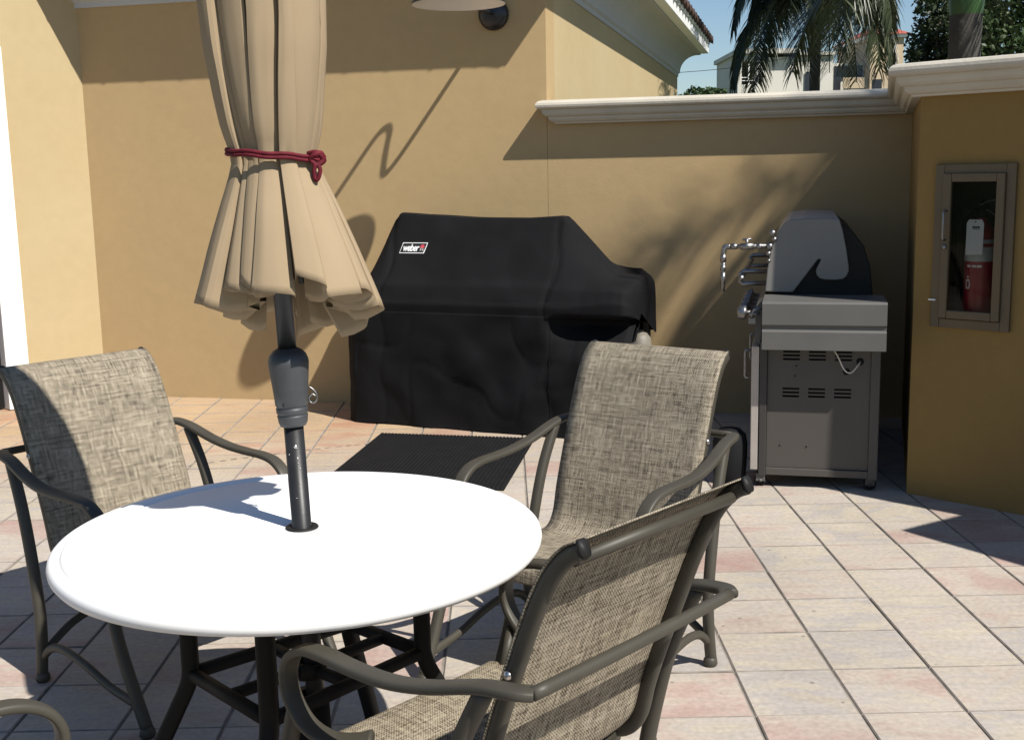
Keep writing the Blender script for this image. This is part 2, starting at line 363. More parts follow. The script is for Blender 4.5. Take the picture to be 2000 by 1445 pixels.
def profile_sweep(mb,poly,prof,i0,i1,seg=10,caps=True,jit=0,smooth=False):
    """sweep profile [(o,z)] along plan polyline between vertices i0..i1 with mitres"""
    lines=[offset(poly,o) for o,z in prof]
    for i in range(i0,i1):
        k=max(1,int((poly[i+1]-poly[i]).length*seg/10)) if seg else 1
        rows=[]
        for j in range(k+1):
            rows.append([lines[q][i].lerp(lines[q][i+1],j/k)+UP*prof[q][1] for q in range(len(prof))])
        mb.grid(rows,smooth=smooth)
        if caps and i==i0: mb.add(rows[0],[tuple(range(len(prof)))],False)
        if caps and i==i1-1: mb.add(rows[-1],[tuple(range(len(prof)))],False)

# ---- ground + paving
gb=MB(); gb.add([(-400,-400,-.09),(400,-400,-.09),(400,400,-.09),(-400,400,-.09)],[(0,1,2,3)],False)
o=obj('ground',gb,M['earth']); o['kind']='structure'
gb=MB(); gb.add([(-8,-2,-.0055),(8,-2,-.0055),(8,9.6,-.0055),(-8,9.6,-.0055)],[(0,1,2,3)],False)
o=obj('paving_bed',gb,M['sand']); o['kind']='structure'
pv=MB(); T=.305; yaw=.00417; cy,sy=math.cos(yaw),math.sin(yaw)
def tile(i,j,hj):
    x0,x1=i*T+.0023+random.uniform(-.0006,.0006),(i+1)*T-.0023+random.uniform(-.0006,.0006); y0,y1=j*T+.0020+random.uniform(-.0006,.0006),(j+hj)*T-.0020+random.uniform(-.0006,.0006)
    z=random.uniform(-.0012,.0012); zx=random.uniform(-.0012,.0012); zy=random.uniform(-.001,.001); bv=.0045
    def P(x,y,zz): 
        zz+=z+zx*(x-x0)/T+zy*(y-y0)/T
        return (.679+cy*x-sy*y,3.149+sy*x+cy*y,zz)
    vs=[P(x0,y0,-.016),P(x1,y0,-.016),P(x1,y1,-.016),P(x0,y1,-.016),P(x0,y0,-.0035),P(x1,y0,-.0035),P(x1,y1,-.0035),P(x0,y1,-.0035)]
    vs+=[P(x0+bv,y0+bv*.6,0),P(x1-bv,y0+bv*.6,0),P(x1-bv,y1-bv*.6,0),P(x0+bv,y1-bv*.6,0)]
    pv.add(vs,[(8,9,10,11)]+[(4+k,4+(k+1)%4,8+(k+1)%4,8+k) for k in range(4)]+[(k,(k+1)%4,4+(k+1)%4,4+k) for k in range(4)],False)
for i in range(-24,20):
    j=-12
    while j<20:
        h=2 if random.random()<.06 else 1
        tile(i,j,h); j+=h
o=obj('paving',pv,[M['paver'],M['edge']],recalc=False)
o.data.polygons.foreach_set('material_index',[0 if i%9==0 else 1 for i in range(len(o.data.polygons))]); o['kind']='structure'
# dashed seam line left in the paving
sb=MB(); a=Vector((-2.02,6.10,.002)); b_=Vector((-.86,6.72,.002)); dr=(b_-a).normalized(); k=0
while k*.062<(b_-a).length:
    p=a+dr*(k*.062+random.uniform(-.006,.006))+Vector((0,.05*math.sin(k*.16),0)); q=p+dr*.034; s_=Vector((-dr.y,dr.x,0))*.0055
    sb.add([p-s_,q-s_,q+s_,p+s_],[(0,1,2,3)],False); k+=1
o=obj('paving_seam',sb,M['sand']); o['kind']='structure'

# ------------------------------------------------------------------ building
bld=thing('building','ochre stucco building with white cove eave, dark tiled roof edge and white door frame','building',L0)
wb=MB(); A=L0-t*.6; B2=Cc-n*8.1
back=[A,Cc,Cc-n*.3,A-n*.3]
def wallbox(mb,p,q,th,z0,z1,hole=None):
    r_=right(q-p); P=[p,q,q-r_*th,p-r_*th]
    mb.add([x+UP*z0 for x in P]+[x+UP*z1 for x in P],[(0,1,5,4),(1,2,6,5),(2,3,7,6),(3,0,4,7),(4,5,6,7),(0,3,2,1)],False)
wallbox(wb,A,Cc,.25,-.05,3.0); obj('wall',wb,M['stucco'],bld)
wb=MB(); wallbox(wb,Cc-n*.252,Cc-n*8.1,.25,-.05,3.0); wb2=wb
obj('wall',wb,M['stucco_pale'],bld)
wl=Vector((-.70,-.714,0)).normalized(); nl=right(-wl)          # left wall runs toward the camera's left
wb=MB()
def seg(mb,s0,s1,z0,z1,th=.3): wallbox(mb,L0+wl*s1,L0+wl*s0,th,z0,z1)
seg(wb,0,.60,-.05,3.9); seg(wb,.60,1.72,2.36,3.9); seg(wb,1.72,3.6,-.05,3.9)
obj('wall',wb,M['stucco_pale'],bld)
# door in the left wall
db=MB()
def lp(s,o_,z): return L0+wl*s+nl*o_+UP*z
def lbox(mb,s0,s1,o0,o1,z0,z1): mb.add([lp(s,o_,z) for z in(z0,z1) for o_ in(o0,o1) for s in(s0,s1)],[(0,2,3,1),(4,5,7,6),(0,1,5,4),(2,6,7,3),(0,4,6,2),(1,3,7,5)],False)
lbox(db,.563,.722,-.16,.035,0.004,2.446); lbox(db,1.60,1.76,-.16,.035,.004,2.446); lbox(db,.7225,1.5995,-.16,.032,2.30,2.443)
dfr=obj('door_frame',db,M['door_white'],bld,bevel=.006)
db=MB(); lbox(db,.724,1.598,-.10,-.06,.012,2.298); dl=obj('door',db,M['door_glass'],bld)
db=MB()
for a_,b__,c_,d_ in((.726,.80,.014,2.296),(1.52,1.596,.014,2.296),(.8005,1.5195,.014,.13),(.8005,1.5195,2.20,2.296)): lbox(db,a_,b__,-.115,-.045,c_,d_)
obj('door_stile',db,M['darkframe'],dl)
db=MB(); db.tube([lp(.76,-.03,.98),lp(.76,.0,.98),lp(.86,.0,.98)],.010,8); obj('handle',db,M['bolt'],dl)
# eave: cove, lip, fascia, drip
EP=[A,Cc,B2,B2-t*4]
mb=MB(); cove=[(-.01,2.74),(.012,2.74),(.012,2.775),(.03,2.79)]
for k in range(9):
    a_=k/8*math.pi/2; cove.append((.03+.235*(1-math.cos(a_)),2.79+.235*math.sin(a_)))
cove+=[(.275,3.03)]
profile_sweep(mb,EP,cove+[(.275,3.12),(-.01,3.12)],0,3,seg=4,smooth=False); obj('eave_cove',mb,M['soffit'],bld)
mb=MB(); profile_sweep(mb,EP,[(.277,3.045),(.362,3.05),(.368,3.056),(.372,3.145),(.277,3.145)],0,3,seg=4)
profile_sweep(mb,EP,[(.30,3.147),(.384,3.165),(.386,3.20),(.30,3.20)],0,3,seg=4); obj('fascia',mb,M['door_white'],bld)
# roof with barrel tiles: corrugated sheets up from the eave
def roof_strip(mb,i,slope=.36,run=2.6):
    lo=offset(EP,.425); hi=offset(EP,.425-run); a0,a1,b0,b1=lo[i],lo[i+1],hi[i],hi[i+1]
    L_=(a1-a0).length; nn=int(L_/.3)*10; dirv=(a1-a0)/L_; rows=[]
    for r_ in range(15):
        v=r_/14; pa=a0.lerp(b0,v); pb=a1.lerp(b1,v); row=[]
        for k in range(nn+1):
            p=pa.lerp(pb,k/nn); ph=(p-a0).dot(dirv)/.3*math.pi
            row.append(p+UP*(3.205+slope*run*v+.05*abs(math.sin(ph))+.016*((r_%2))+.012))
        rows.append(row)
    mb.grid(rows)
    under=[[p-UP*(.045) for p in rows[0]],[p for p in rows[0]]]; mb.grid(under)
    rows2=[[p-UP*.045 for p in rows[0]],[a0.lerp(a1,k/nn)*1.0-right(dirv)*.25+UP*3.203 for k in range(nn+1)]]; mb.grid(rows2)
mb=MB()
for i in range(3): roof_strip(mb,i)
obj('roof',mb,M['roof'],bld)

# ------------------------------------------------------------------ garden walls
GP=[V1-n*.12,V1,V2,E,V4,V5,V6]
ZT=2.0
cprof=[(-.25,1.955),(-.245,1.99),(-.22,2.003),(.105,2.0),(.128,1.994),(.142,1.982),(.146,1.968),(.143,1.955),(.132,1.945),(.112,1.941),(.110,1.930),(.104,1.914),(.093,1.903),(.078,1.898),(.074,1.894),(.073,1.884),(.060,1.870),(.044,1.864),(.040,1.855),(-.01,1.855)]
gw=thing('garden_wall','low ochre stucco wall with cream moulded coping behind the two grills','wall',V1)
wb=MB(); wallbox(wb,Cc+t*.002,V2+t*.2,.24,-.05,1.93); obj('wall_body',wb,M['stucco'],gw)
mb=MB(); profile_sweep(mb,GP,cprof,0,2,seg=30,caps=True); obj('coping',mb,M['coping'],gw)
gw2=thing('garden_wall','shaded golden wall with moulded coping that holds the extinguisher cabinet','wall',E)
wb=MB(); 
poly=[V2,E,V4,V5,V6]; inn=[p for p in offset(poly,-.24)]
HA0,HA1,HZ0,HZ1=.118,.431,.842,1.527                               # pocket for the cabinet
for i in range(4):
    P=[poly[i],poly[i+1],inn[i+1],inn[i]]; vv=[x+UP*-.05 for x in P]+[x+UP*1.93 for x in P]
    if i!=1: wb.add(vv,[(0,1,5,4),(2,3,7,6),(4,5,6,7)],False)
    else:
        wb.add(vv,[(2,3,7,6),(4,5,6,7)],False)
        LW=(V4-E).length
        def q_(a0,a1,z0,z1): wb.add([E+d*a0+UP*z0,E+d*a1+UP*z0,E+d*a1+UP*z1,E+d*a0+UP*z1],[(0,1,2,3)],False)
        q_(0,HA0,-.05,1.93); q_(HA1,LW,-.05,1.93); q_(HA0,HA1,-.05,HZ0); q_(HA0,HA1,HZ1,1.93)
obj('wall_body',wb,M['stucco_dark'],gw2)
mb=MB(); profile_sweep(mb,GP,cprof,2,6,seg=30,caps=True); obj('coping',mb,M['coping'],gw2)

# ------------------------------------------------------------------ barn lamp on the back wall
lm=Vector((-.071,7.752,0)); lm=L0+t*((lm-L0).dot(t))
lamp=thing('wall_lamp','black gooseneck barn lamp with white enamel shade under the eave','lamp',lm+UP*2.55)
mb=MB(); rw=Matrix((( t.x,0,n.x),(t.y,0,n.y),(0,1,0)))           # local z -> outward
mb.lathe([(0,.0),(.098,.0),(.100,.012),(.096,.03),(.080,.052),(.05,.066),(.0,.07)],32,lm+UP*2.55,rw); obj('wall_plate',mb,M['lampblack'],lamp)
def LP(o_,z): return lm+n*o_+UP*z
mb=MB(); mb.tube(crv([LP(.06,2.55),LP(.25,2.545),LP(.40,2.55),LP(.455,2.59),LP(.445,2.70),LP(.425,2.81),LP(.47,2.885),LP(.58,2.90),LP(.72,2.90),LP(.79,2.87),LP(.81,2.79),LP(.81,2.72)],8),.013,12); obj('arm',mb,M['lampblack'],lamp)
mb=MB(); mb.lathe([(.0,2.75),(.035,2.75),(.04,2.685),(.075,2.66),(.14,2.63),(.21,2.585),(.262,2.53),(.272,2.513),(.270,2.510)],48,LP(.81,0)); sh_=obj('shade',mb,M['lampblack'],lamp)
mb=MB(); mb.lathe([(.270,2.5095),(.258,2.524),(.205,2.579),(.135,2.623),(.07,2.65),(.0,2.653)],48,LP(.81,0)); obj('shade_lining',mb,M['lampwhite'],sh_)
mb=MB(); mb.lathe([(.0,2.56),(.02,2.565),(.033,2.595),(.022,2.63),(.018,2.652)],20,LP(.81,0)); obj('bulb',mb,M['lampwhite'],sh_)

# ------------------------------------------------------------------ extinguisher cabinet
def X(a,z,o_=0): return E+d*a+nr*o_+UP*z
def xbox(mb,a0,a1,z0,z1,o0,o1): mb.add([X(a,z,o_) for o_ in(o0,o1) for z in(z0,z1) for a in(a0,a1)],[(0,2,3,1),(4,5,7,6),(0,1,5,4),(2,6,7,3),(0,4,6,2),(1,3,7,5)],False)
cab=thing('extinguisher_cabinet','steel wall cabinet with a glazed door on the shaded right wall','cabinet',X(.27,.81))

def frame(mb,a0,a1,zl,zh,wA,wZ,o0,o1):
    xbox(mb,a0,a0+wA,zl,zh,o0,o1); xbox(mb,a1-wA,a1,zl,zh,o0,o1); xbox(mb,a0+wA+.0004,a1-wA-.0004,zl,zl+wZ,o0,o1); xbox(mb,a0+wA+.0004,a1-wA-.0004,zh-wZ,zh,o0,o1)
mb=MB()
xbox(mb,HA0+.001,HA0+.004,HZ0+.001,HZ1-.001,-.18,.0); xbox(mb,HA1-.004,HA1-.001,HZ0+.001,HZ1-.001,-.18,.0)
xbox(mb,HA0+.0045,HA1-.0045,HZ0+.001,HZ0+.004,-.18,.0); xbox(mb,HA0+.0045,HA1-.0045,HZ1-.004,HZ1-.001,-.18,.0); xbox(mb,HA0+.0045,HA1-.0045,HZ0+.0045,HZ1-.0045,-.179,-.175)
obj('tub',mb,M['cabinet_in'],cab)
mb=MB(); frame(mb,.093,.456,.816,1.551,.042,.042,.0025,.022); obj('trim_frame',mb,M['cabinet'],cab,bevel=.003)
mb=MB(); frame(mb,.136,.414,.861,1.511,.037,.037,.006,.036); cdoor=obj('door',mb,M['cabinet'],cab,bevel=.004)
mb=MB(); xbox(mb,.1735,.3765,.8985,1.4735,.018,.022); obj('pane',mb,M['glass'],cdoor)
mb=MB(); mb.tube([X(.155,1.345,.036),X(.155,1.345,.056),X(.155,1.335,.060),X(.155,1.225,.060),X(.155,1.215,.056),X(.155,1.215,.036)],.0055,8); obj('handle',mb,M['chrome'],cdoor)
mb=MB(); mb.tube([X(.154,1.184,.0365),X(.154,1.184,.046)],.011,16); mb2=mb; obj('lock',mb,M['chrome'],cdoor)
mb=MB(); xbox(mb,.085,.118,.938,.944,.023,.030); obj('latch_tab',mb,M['b_white'],cab)
ex=thing('fire_extinguisher','red fire extinguisher with a white inspection tag inside the glazed cabinet','extinguisher',X(.268,HZ0+.005,-.088))
def ec(a,z,o_=0): return X(.268+a,z,-.088+o_)
zb=HZ0+.0055; ax0=ec(0,0)
mb=MB(); mb.lathe([(0,zb),(.058,zb),(.064,zb+.012),(.066,zb+.03),(.066,1.19),(.063,1.225),(.052,1.262),(.034,1.288),(.022,1.298),(.020,1.315)],40,ax0); obj('cylinder',mb,M['red'],ex)
mb=MB(); mb.lathe([(.0664,1.118),(.0668,1.12),(.0668,1.165),(.0664,1.167)],40,ax0); mb.lathe([(.0663,1.1675),(.0666,1.17),(.0645,1.215),(.0640,1.216)],40,ax0); obj('label_band',mb,M['band'],ex)
mb=MB()
def onc(a0,a1,z0,z1,r_=.0672,k=8):
    va=math.atan2(nr.y,nr.x); rows=[[ax0+Vector((math.cos(va+lerp(a0,a1,i/k))*r_,math.sin(va+lerp(a0,a1,i/k))*r_,z)) for i in range(k+1)] for z in(z0,z1)]; mb.grid(rows)
for a0,a1 in((-.50,-.22),(-.12,.16),(.20,.52)): onc(a0,a1,1.092,1.102)
onc(-.55,-.25,1.030,1.036); onc(-.58,-.50,1.00,1.03); onc(-.30,-.22,1.00,1.03); onc(-.55,-.25,.995,1.001); onc(-.45,-.35,1.043,1.053)
obj('label_print',mb,M['white_print'],ex)
mb=MB(); mb.lathe([(.0,1.312),(.024,1.312),(.026,1.32),(.026,1.352),(.018,1.36),(.0,1.362)],20,ax0); mb.tube([ec(0,1.355,0),ec(0,1.385,.0)],.009,10); mb.tube([ec(0,1.375,0),ec(0,1.412,0)],.0045,8); obj('valve',mb,M['castiron'],ex)
mb=MB(); mb.tube(crv([ec(-.01,1.368,.005),ec(.04,1.388,.01),(ec(.115,1.398,.012))],5),.0075,8,flat=.5); mb.tube(crv([ec(0,1.350,.008),ec(.04,1.340,.012),ec(.10,1.302,.014)],5),.0075,8,flat=.5); obj('squeeze_lever',mb,M['steel'],ex)
mb=MB(); mb.tube(crv([ec(-.02,1.345,.0),ec(-.062,1.34,.02),ec(-.088,1.27,.03),ec(-.090,1.12,.03),ec(-.088,1.05,.03)],6),.010,10); mb.tube([ec(-.088,1.06,.03),ec(-.087,.93,.03)],.013,10); obj('hose',mb,M['rubber'],ex)
mb=MB(); tg=[(-.037,1.148),(.040,1.150),(.042,1.288),(.032,1.306),(-.026,1.306),(-.036,1.290)]
mb.prism(tg,ec(0,0,.0735),d,UP,nr,0,.0012); tgo=obj('inspection_tag',mb,M['tagwhite'],ex)
mb=MB(); 
for a0,a1,z0,z1 in((-.010,.024,1.268,1.276),(-.010,.024,1.262,1.265)): mb.prism([(a0,z0),(a1,z0),(a1,z1),(a0,z1)],ec(0,0,.0749),d,UP,nr,0,.0004)
mb.lathe([(0,0),(.0035,0),(.0035,.0005),(0,.0005)],10,ec(.004,1.296,.0749),Matrix(((d.x,0,nr.x),(d.y,0,nr.y),(0,1,0)))); obj('tag_print',mb,M['black_print'],tgo)

# ------------------------------------------------------------------ covered grill
CO=Vector((.206,6.80,0)); ca=Vector((.9135,-.4067,0)); cb=Vector((.4067,.9135,0))    # along, and away from the viewer
# each station: list of profile points (depth, z) : hem .. body .. tuck .. lip .. crease .. ridge .. back .. hem
def st(**k):
    q=dict(fd=0,tuck=0,lipz=.80,crz=.93,crd=.085,rz=1.29,rd=.30,rd2=.385,bz=.95,bd=.60,back=.63,sh=1.11,shd=.19,ft=0,hem=0); q.update(k)
    fd,tk=q['fd'],q['tuck']
    h_=q['hem']
    return [(a_,max(b_,h_)) for a_,b_ in [(fd-.012,.0),(fd-.004,.14),(fd,.30),(fd,.46),(fd+tk*.35,.575),(fd+tk,.655),(fd+tk*.95,.69),(fd+tk*.25,.715),(fd+.004,.735 if tk>.02 else .72),(fd,q['lipz']-.03),(fd+.012,q['lipz']),(fd+q['crd']*.5,(q['lipz']+q['crz'])/2+.012),(fd+q['crd'],q['crz']),(q['shd'],q['sh']),(q['rd']-.02,q['rz']-.018),(q['rd'],q['rz']),(q['rd2'],q['rz']+.002),(q['rd2']+.03,q['rz']-.02),((q['rd2']+q['bd'])/2+.02,(q['rz']+q['bz'])/2),(q['bd'],q['bz']),(q['back'],.6),(q['back'],.3),(q['back'],0)]]
S=[(-1.43,st(fd=.16,lipz=.70,crz=.73,crd=.10,sh=.745,shd=.31,rz=.75,rd=.38,rd2=.45,bz=.73,bd=.56,back=.58)),
   (-1.40,st(fd=.07,lipz=.745,crz=.79,crd=.10,sh=.80,shd=.26,rz=.81,rd=.35,rd2=.43,bz=.78,bd=.58,back=.60)),
   (-1.33,st(fd=.015,lipz=.775,crz=.86,crd=.10,sh=.90,shd=.23,rz=.935,rd=.32,rd2=.41,bz=.83,bd=.59)),
   (-1.22,st(lipz=.79,crz=.915,sh=1.05,rz=1.15)),
   (-1.15,st(sh=1.12,rz=1.272)),(-1.11,st(rz=1.312,sh=1.125)),(-.95,st(rz=1.298)),(-.60,st(rz=1.288)),(-.25,st(rz=1.284)),(-.04,st(rz=1.292,tuck=0)),
   (.0,st(rz=1.287,tuck=.01,crz=.925)),(.03,st(rz=1.262,sh=1.095,tuck=.05,crz=.922)),(.12,st(rz=1.170,sh=1.045,tuck=.11,crz=.915)),(.22,st(rz=1.065,sh=.99,tuck=.15,crz=.905,lipz=.81)),(.30,st(rz=.985,sh=.945,tuck=.165,crz=.90,crd=.07,lipz=.82)),
   (.338,st(rz=.956,sh=.927,tuck=.17,crz=.897,crd=.066,lipz=.83)),(.352,st(hem=.578,rz=.951,sh=.925,tuck=.165,crz=.897,crd=.065,lipz=.83)),(.40,st(hem=.578,rz=.944,sh=.922,tuck=.16,crz=.895,crd=.06,lipz=.835)),(.462,st(hem=.578,rz=.940,sh=.92,crz=.89,crd=.06,tuck=.15,lipz=.83,fd=.004,bz=.90)),(.485,st(hem=.578,rz=.932,sh=.912,crz=.878,crd=.065,lipz=.815,tuck=.2,fd=.022,bz=.88,bd=.57,back=.59)),(.498,st(hem=.578,rz=.905,sh=.885,crz=.85,crd=.07,lipz=.79,tuck=.15,fd=.055,bz=.85,bd=.54,back=.56)),(.503,st(hem=.578,rz=.875,sh=.855,crz=.825,crd=.075,lipz=.775,tuck=.12,fd=.09,bz=.83,bd=.50,back=.52))]
flatS=[(a,[c for p in b for c in p]) for a,b in S]
def cov(s_,q_):
    """surface point for station s_ and profile position q_ (float)"""
    v=interp(flatS,s_); m=len(v)//2; i=min(m-2,int(q_)); f=q_-i
    def P(k): k=max(0,min(m-1,k)); return Vector((v[2*k],v[2*k+1]))
    a,b,c,e=P(i-1),P(i),P(i+1),P(i+2)
    p=.5*((2*b)+(c-a)*f+(2*a-5*b+4*c-e)*f*f+(3*b-a-3*c+e)*f**3)
    p=p.lerp(b.lerp(c,f),.45)
    z=p.y; dp=p.x
    body=max(0,min(1,(.72-z)/.25)); up_=1-body
    # hanging folds in the skirt, drag lines from the side shelf
    fl=noise.noise(Vector((s_*3.1,z*.55,1.3)))*.030*body*min(1,.35+(.75-z))
    fl+=noise.noise(Vector((s_*5.2+z*2.6,z*1.2-s_,7.1)))*.017*body
    if s_>-.75: fl+=.016*body*math.sin((s_*1.15-z*1.5)*9.5)*max(0,1-abs(s_+.12)/.62)
    fl+=noise.noise(Vector((s_*7,z*9,3.3)))*.0055-.010*max(0,.14-abs(noise.noise(Vector((s_*3.3+z*2.2,z*2.6-s_*1.4,12.7)))))*7*(.35+.65*body)*.55+noise.noise(Vector((s_*2.2,z*5,9.9)))*.008*up_
    fr=1 if q_<14 else .4
    # puckers near the panel seams at both lid ends
    for c0 in(-1.12,.0):
        fl-=.012*math.exp(-((s_-c0-.02*math.sin(z*14))/.018)**2)*(1 if z>.8 else .35)
    return CO+ca*s_+cb*(dp-fl*fr)+UP*(max(.006,z)+ (noise.noise(Vector((s_*2.4,dp*6,5.5)))*.012 if z>.8 else 0)+(.010*noise.noise(Vector((s_*4,0,2))) if z<.05 else 0))
cg=thing('covered_grill','gas grill under a black fabric cover against the ochre back wall','grill',CO)
ss=[]; 
for (a,_),(b_,_) in zip(S,S[1:]):
    k=max(2,int((b_-a)/.012)); ss+=[lerp(a,b_,i/k) for i in range(k)]
ss.append(S[-1][0]); NQ=22*7
rows=[[cov(s_,22*i/NQ) for i in range(NQ+1)] for s_ in ss]
mb=MB(); mb.grid(rows)
for r_ in(rows[0],rows[-1]):
    ctr=sum(r_,Vector())/len(r_); k=len(r_); mb.add(r_+[ctr],[(i,i+1,k) for i in range(k-1)],True)
cvo=obj('cover',mb,M['cover'],cg,recalc=True)
# seams: thin raised welts at the lid ends and across the front
for s0,qa,qb in((.004,0,16),(-1.128,9,16)):
    mb=MB(); mb.tube([cov(s0+.012*math.sin(q_*.5),q_)-cb*.002 for q_ in [qa+i*.25 for i in range(int((qb-qa)/.25)+1)]],.0013,6); obj('seam',mb,M['cover'],cvo)
# maker's badge
def onlid(a,b,lift):
    s_=-.965+a; z=1.098+b; lo,hi=12.0,14.6
    for _ in range(26):
        m_=(lo+hi)/2
        if cov(s_,m_).z<z: lo=m_
        else: hi=m_
    p=cov(s_,lo); nn=(-cb*.75+UP*.6).normalized(); return p+nn*lift
def lidpoly(poly,lift,mb,sub=6):
    pts=[]
    k=len(poly)
    for i in range(k):
        for j in range(sub): 
            u=j/sub; pts.append((lerp(poly[i][0],poly[(i+1)%k][0],u),lerp(poly[i][1],poly[(i+1)%k][1],u)))
    c=(sum(p[0] for p in pts)/len(pts),sum(p[1] for p in pts)/len(pts))
    vs=[onlid(*p,lift) for p in pts]+[onlid(*c,lift)]; m_=len(pts)
    mb.add(vs,[(i,(i+1)%m_,m_) for i in range(m_)],False)
W2,H2,SL=.087,.032,.006
mb=MB(); lidpoly([(-W2-SL,-H2),(W2-SL,-H2),(W2+SL,H2),(-W2+SL,H2)],.005,mb); badge=obj('badge',mb,M['white_print'],cvo,recalc=False)
i_=.0045; mb=MB(); lidpoly([(-W2-SL+i_,-H2+i_),(W2-SL-i_,-H2+i_),(W2+SL-i_,H2-i_),(-W2+SL+i_,H2-i_)],.0065,mb); obj('badge_field',mb,M['black_print'],badge,recalc=False)
cu=bpy.data.curves.new('badge_text','FONT'); cu.body='weber'; cu.size=.062; cu.offset=.0013; cu.shear=.12; cu.space_character=.92
to=bpy.data.objects.new('tmp',cu); col.objects.link(to); bpy.context.view_layer.update()
tm=bpy.data.meshes.new_from_object(to.evaluated_get(bpy.context.evaluated_depsgraph_get())); bpy.data.objects.remove(to)
mb=MB(); xs=[v.co.x for v in tm.vertices]; x0,x1=min(xs),max(xs); sx=.112/(x1-x0)
mb.add([onlid(-.070+(v.co.x-x0)*sx,-.020+v.co.y*.95,.0085) for v in tm.vertices],[tuple(p.vertices) for p in tm.polygons],False); obj('badge_lettering',mb,M['white_print'],badge,recalc=False)
mb=MB(); kc=.0615
lidpoly([(kc+.015*math.cos(a_),.007+.011*math.sin(a_)) for a_ in [i*math.pi/8 for i in range(16)]],.0085,mb,1)
mb.add([onlid(kc-.002,.017,.0085),onlid(kc+.002,.017,.0085),onlid(kc+.002,.022,.0085),onlid(kc-.002,.022,.0085)],[(0,1,2,3)],False)
obj('badge_kettle',mb,M['red_print'],badge,recalc=False)
mb=MB()
for a0,a1 in(((kc-.006,-.003),(kc-.012,-.021)),((kc+.006,-.003),(kc+.012,-.021)),((kc-.012,-.016),(kc+.012,-.016))):
    p,q_=onlid(*a0,.0085),onlid(*a1,.0085); mb.tube([p,q_],.0013,5)
obj('badge_stand',mb,M['white_print'],badge)
# uncovered bits at the right end: cart post and tank under the side shelf
mb=MB()
def CP(s_,dp,z): return CO+ca*s_+cb*dp+UP*z
for dp in(.24,.52): mb.prism([(0,0),(.035,0),(.035,.05),(0,.05)],CP(.425,dp,0),ca,cb,UP,.03,.64)
obj('cart_post',mb,M['steel'],cg,bevel=.004)
mb=MB(); mb.lathe([(0,.06),(.06,.06),(.072,.09),(.075,.14),(.075,.50),(.068,.555),(.045,.585),(.02,.595),(.02,.605),(0,.608)],32,CP(.435,.42,0)); obj('gas_tank',mb,M['tank'],cg)

# ------------------------------------------------------------------ rubber mat
mt=[Vector((-.80,6.96,0)),Vector((.128,6.743,0)),Vector((-.05,5.62,0)),Vector((-.985,5.845,0))]
mb=MB(); rib=44
for k in range(rib):
    u0,u1=(k+.12)/rib,(k+.78)/rib
    a_,b_,c_,e_=mt[0].lerp(mt[1],u0),mt[0].lerp(mt[1],u1),mt[3].lerp(mt[2],u1),mt[3].lerp(mt[2],u0)
    P=[a_,b_,c_,e_]; mb.add([p+UP*.0065 for p in P]+[p.lerp(sum(P,Vector())/4,.02)+UP*.0135 for p in P],[(4,5,6,7),(0,1,5,4),(1,2,6,5),(2,3,7,6),(3,0,4,7)],False)
mb.add([p+UP*.003 for p in mt]+[p+UP*.0065 for p in mt],[(4,5,6,7),(0,1,5,4),(1,2,6,5),(2,3,7,6),(3,0,4,7)],False)
o=obj('floor_mat',mb,M['rubber']); tag(o,'black ribbed rubber mat on the pavers before the covered grill','mat')

# ------------------------------------------------------------------ bare gas grill seen from its end
GO=Vector((1.204,5.608,0)); gr=thing('gas_grill','bare stainless gas grill in the shade beside the extinguisher wall','grill',GO)
aw=-n
def GP_(x,dp,z): return GO+t*x+aw*dp+UP*z
def gbox(mb,x0,x1,d0,d1,z0,z1): mb.add([GP_(x,dp,z) for z in(z0,z1) for dp in(d0,d1) for x in(x0,x1)],[(0,2,3,1),(4,5,7,6),(0,1,5,4),(2,6,7,3),(0,4,6,2),(1,3,7,5)],False)
GL=1.56
# cabinet end panel with real louvre openings
mb=MB()
slots=[]
for zz in(.680,.4985):
    for xx in(.110,.231,.352):
        for k in range(3): slots.append((xx,xx+.079,zz-.0185*k-.0095,zz-.0185*k))
xs=sorted({.038,.518}|{a for s_ in slots for a in s_[:2]}); zs=sorted({.100,.700}|{a for s_ in slots for a in s_[2:]})
for i in range(len(xs)-1):
    for j in range(len(zs)-1):
        cx,cz=(xs[i]+xs[i+1])/2,(zs[j]+zs[j+1])/2
        if any(a<cx<b and c<cz<e for a,b,c,e in slots): continue
        mb.add([GP_(xs[i],.012,zs[j]),GP_(xs[i+1],.012,zs[j]),GP_(xs[i+1],.012,zs[j+1]),GP_(xs[i],.012,zs[j+1])],[(0,1,2,3)],False)
ep=obj('end_panel',mb,M['panel'],gr)
mb=MB(); gbox(mb,.02,.535,.055,GL-.01,.10,.70); obj('cabinet_body',mb,M['castiron'],gr)
mb=MB(); gbox(mb,.036,.52,.0,.05,.062,.098); gbox(mb,.036,.52,.05,GL,.070,.095); obj('base_rail',mb,M['panel'],gr,bevel=.003)
for x0,x1,mm in((-.0,.036,M['blackpost']),(.5185,.562,M['panel'])):
    for d0 in(-.004,GL-.05):
        mb=MB(); gbox(mb,x0,x1,d0,d0+.05,.055,.72); obj('corner_post',mb,mm,gr,bevel=.004)
for c in((.468,.632,.017),(.406,.582,.0155)): 
    mb=MB(); mb.lathe([(c[2]*.55,.003),(c[2],.003),(c[2]*1.05,.0),(c[2]*1.05,-.004)],20,GP_(c[0],.0115,c[1]),Matrix(((t.x,0,n.x),(t.y,0,n.y),(0,1,0))))
    mb.lathe([(0,-.002),(c[2]*.55,.0025)],20,GP_(c[0],.0115,c[1]),Matrix(((t.x,0,n.x),(t.y,0,n.y),(0,1,0)))); obj('grommet',mb,M['rubber'],ep)
mb=MB()
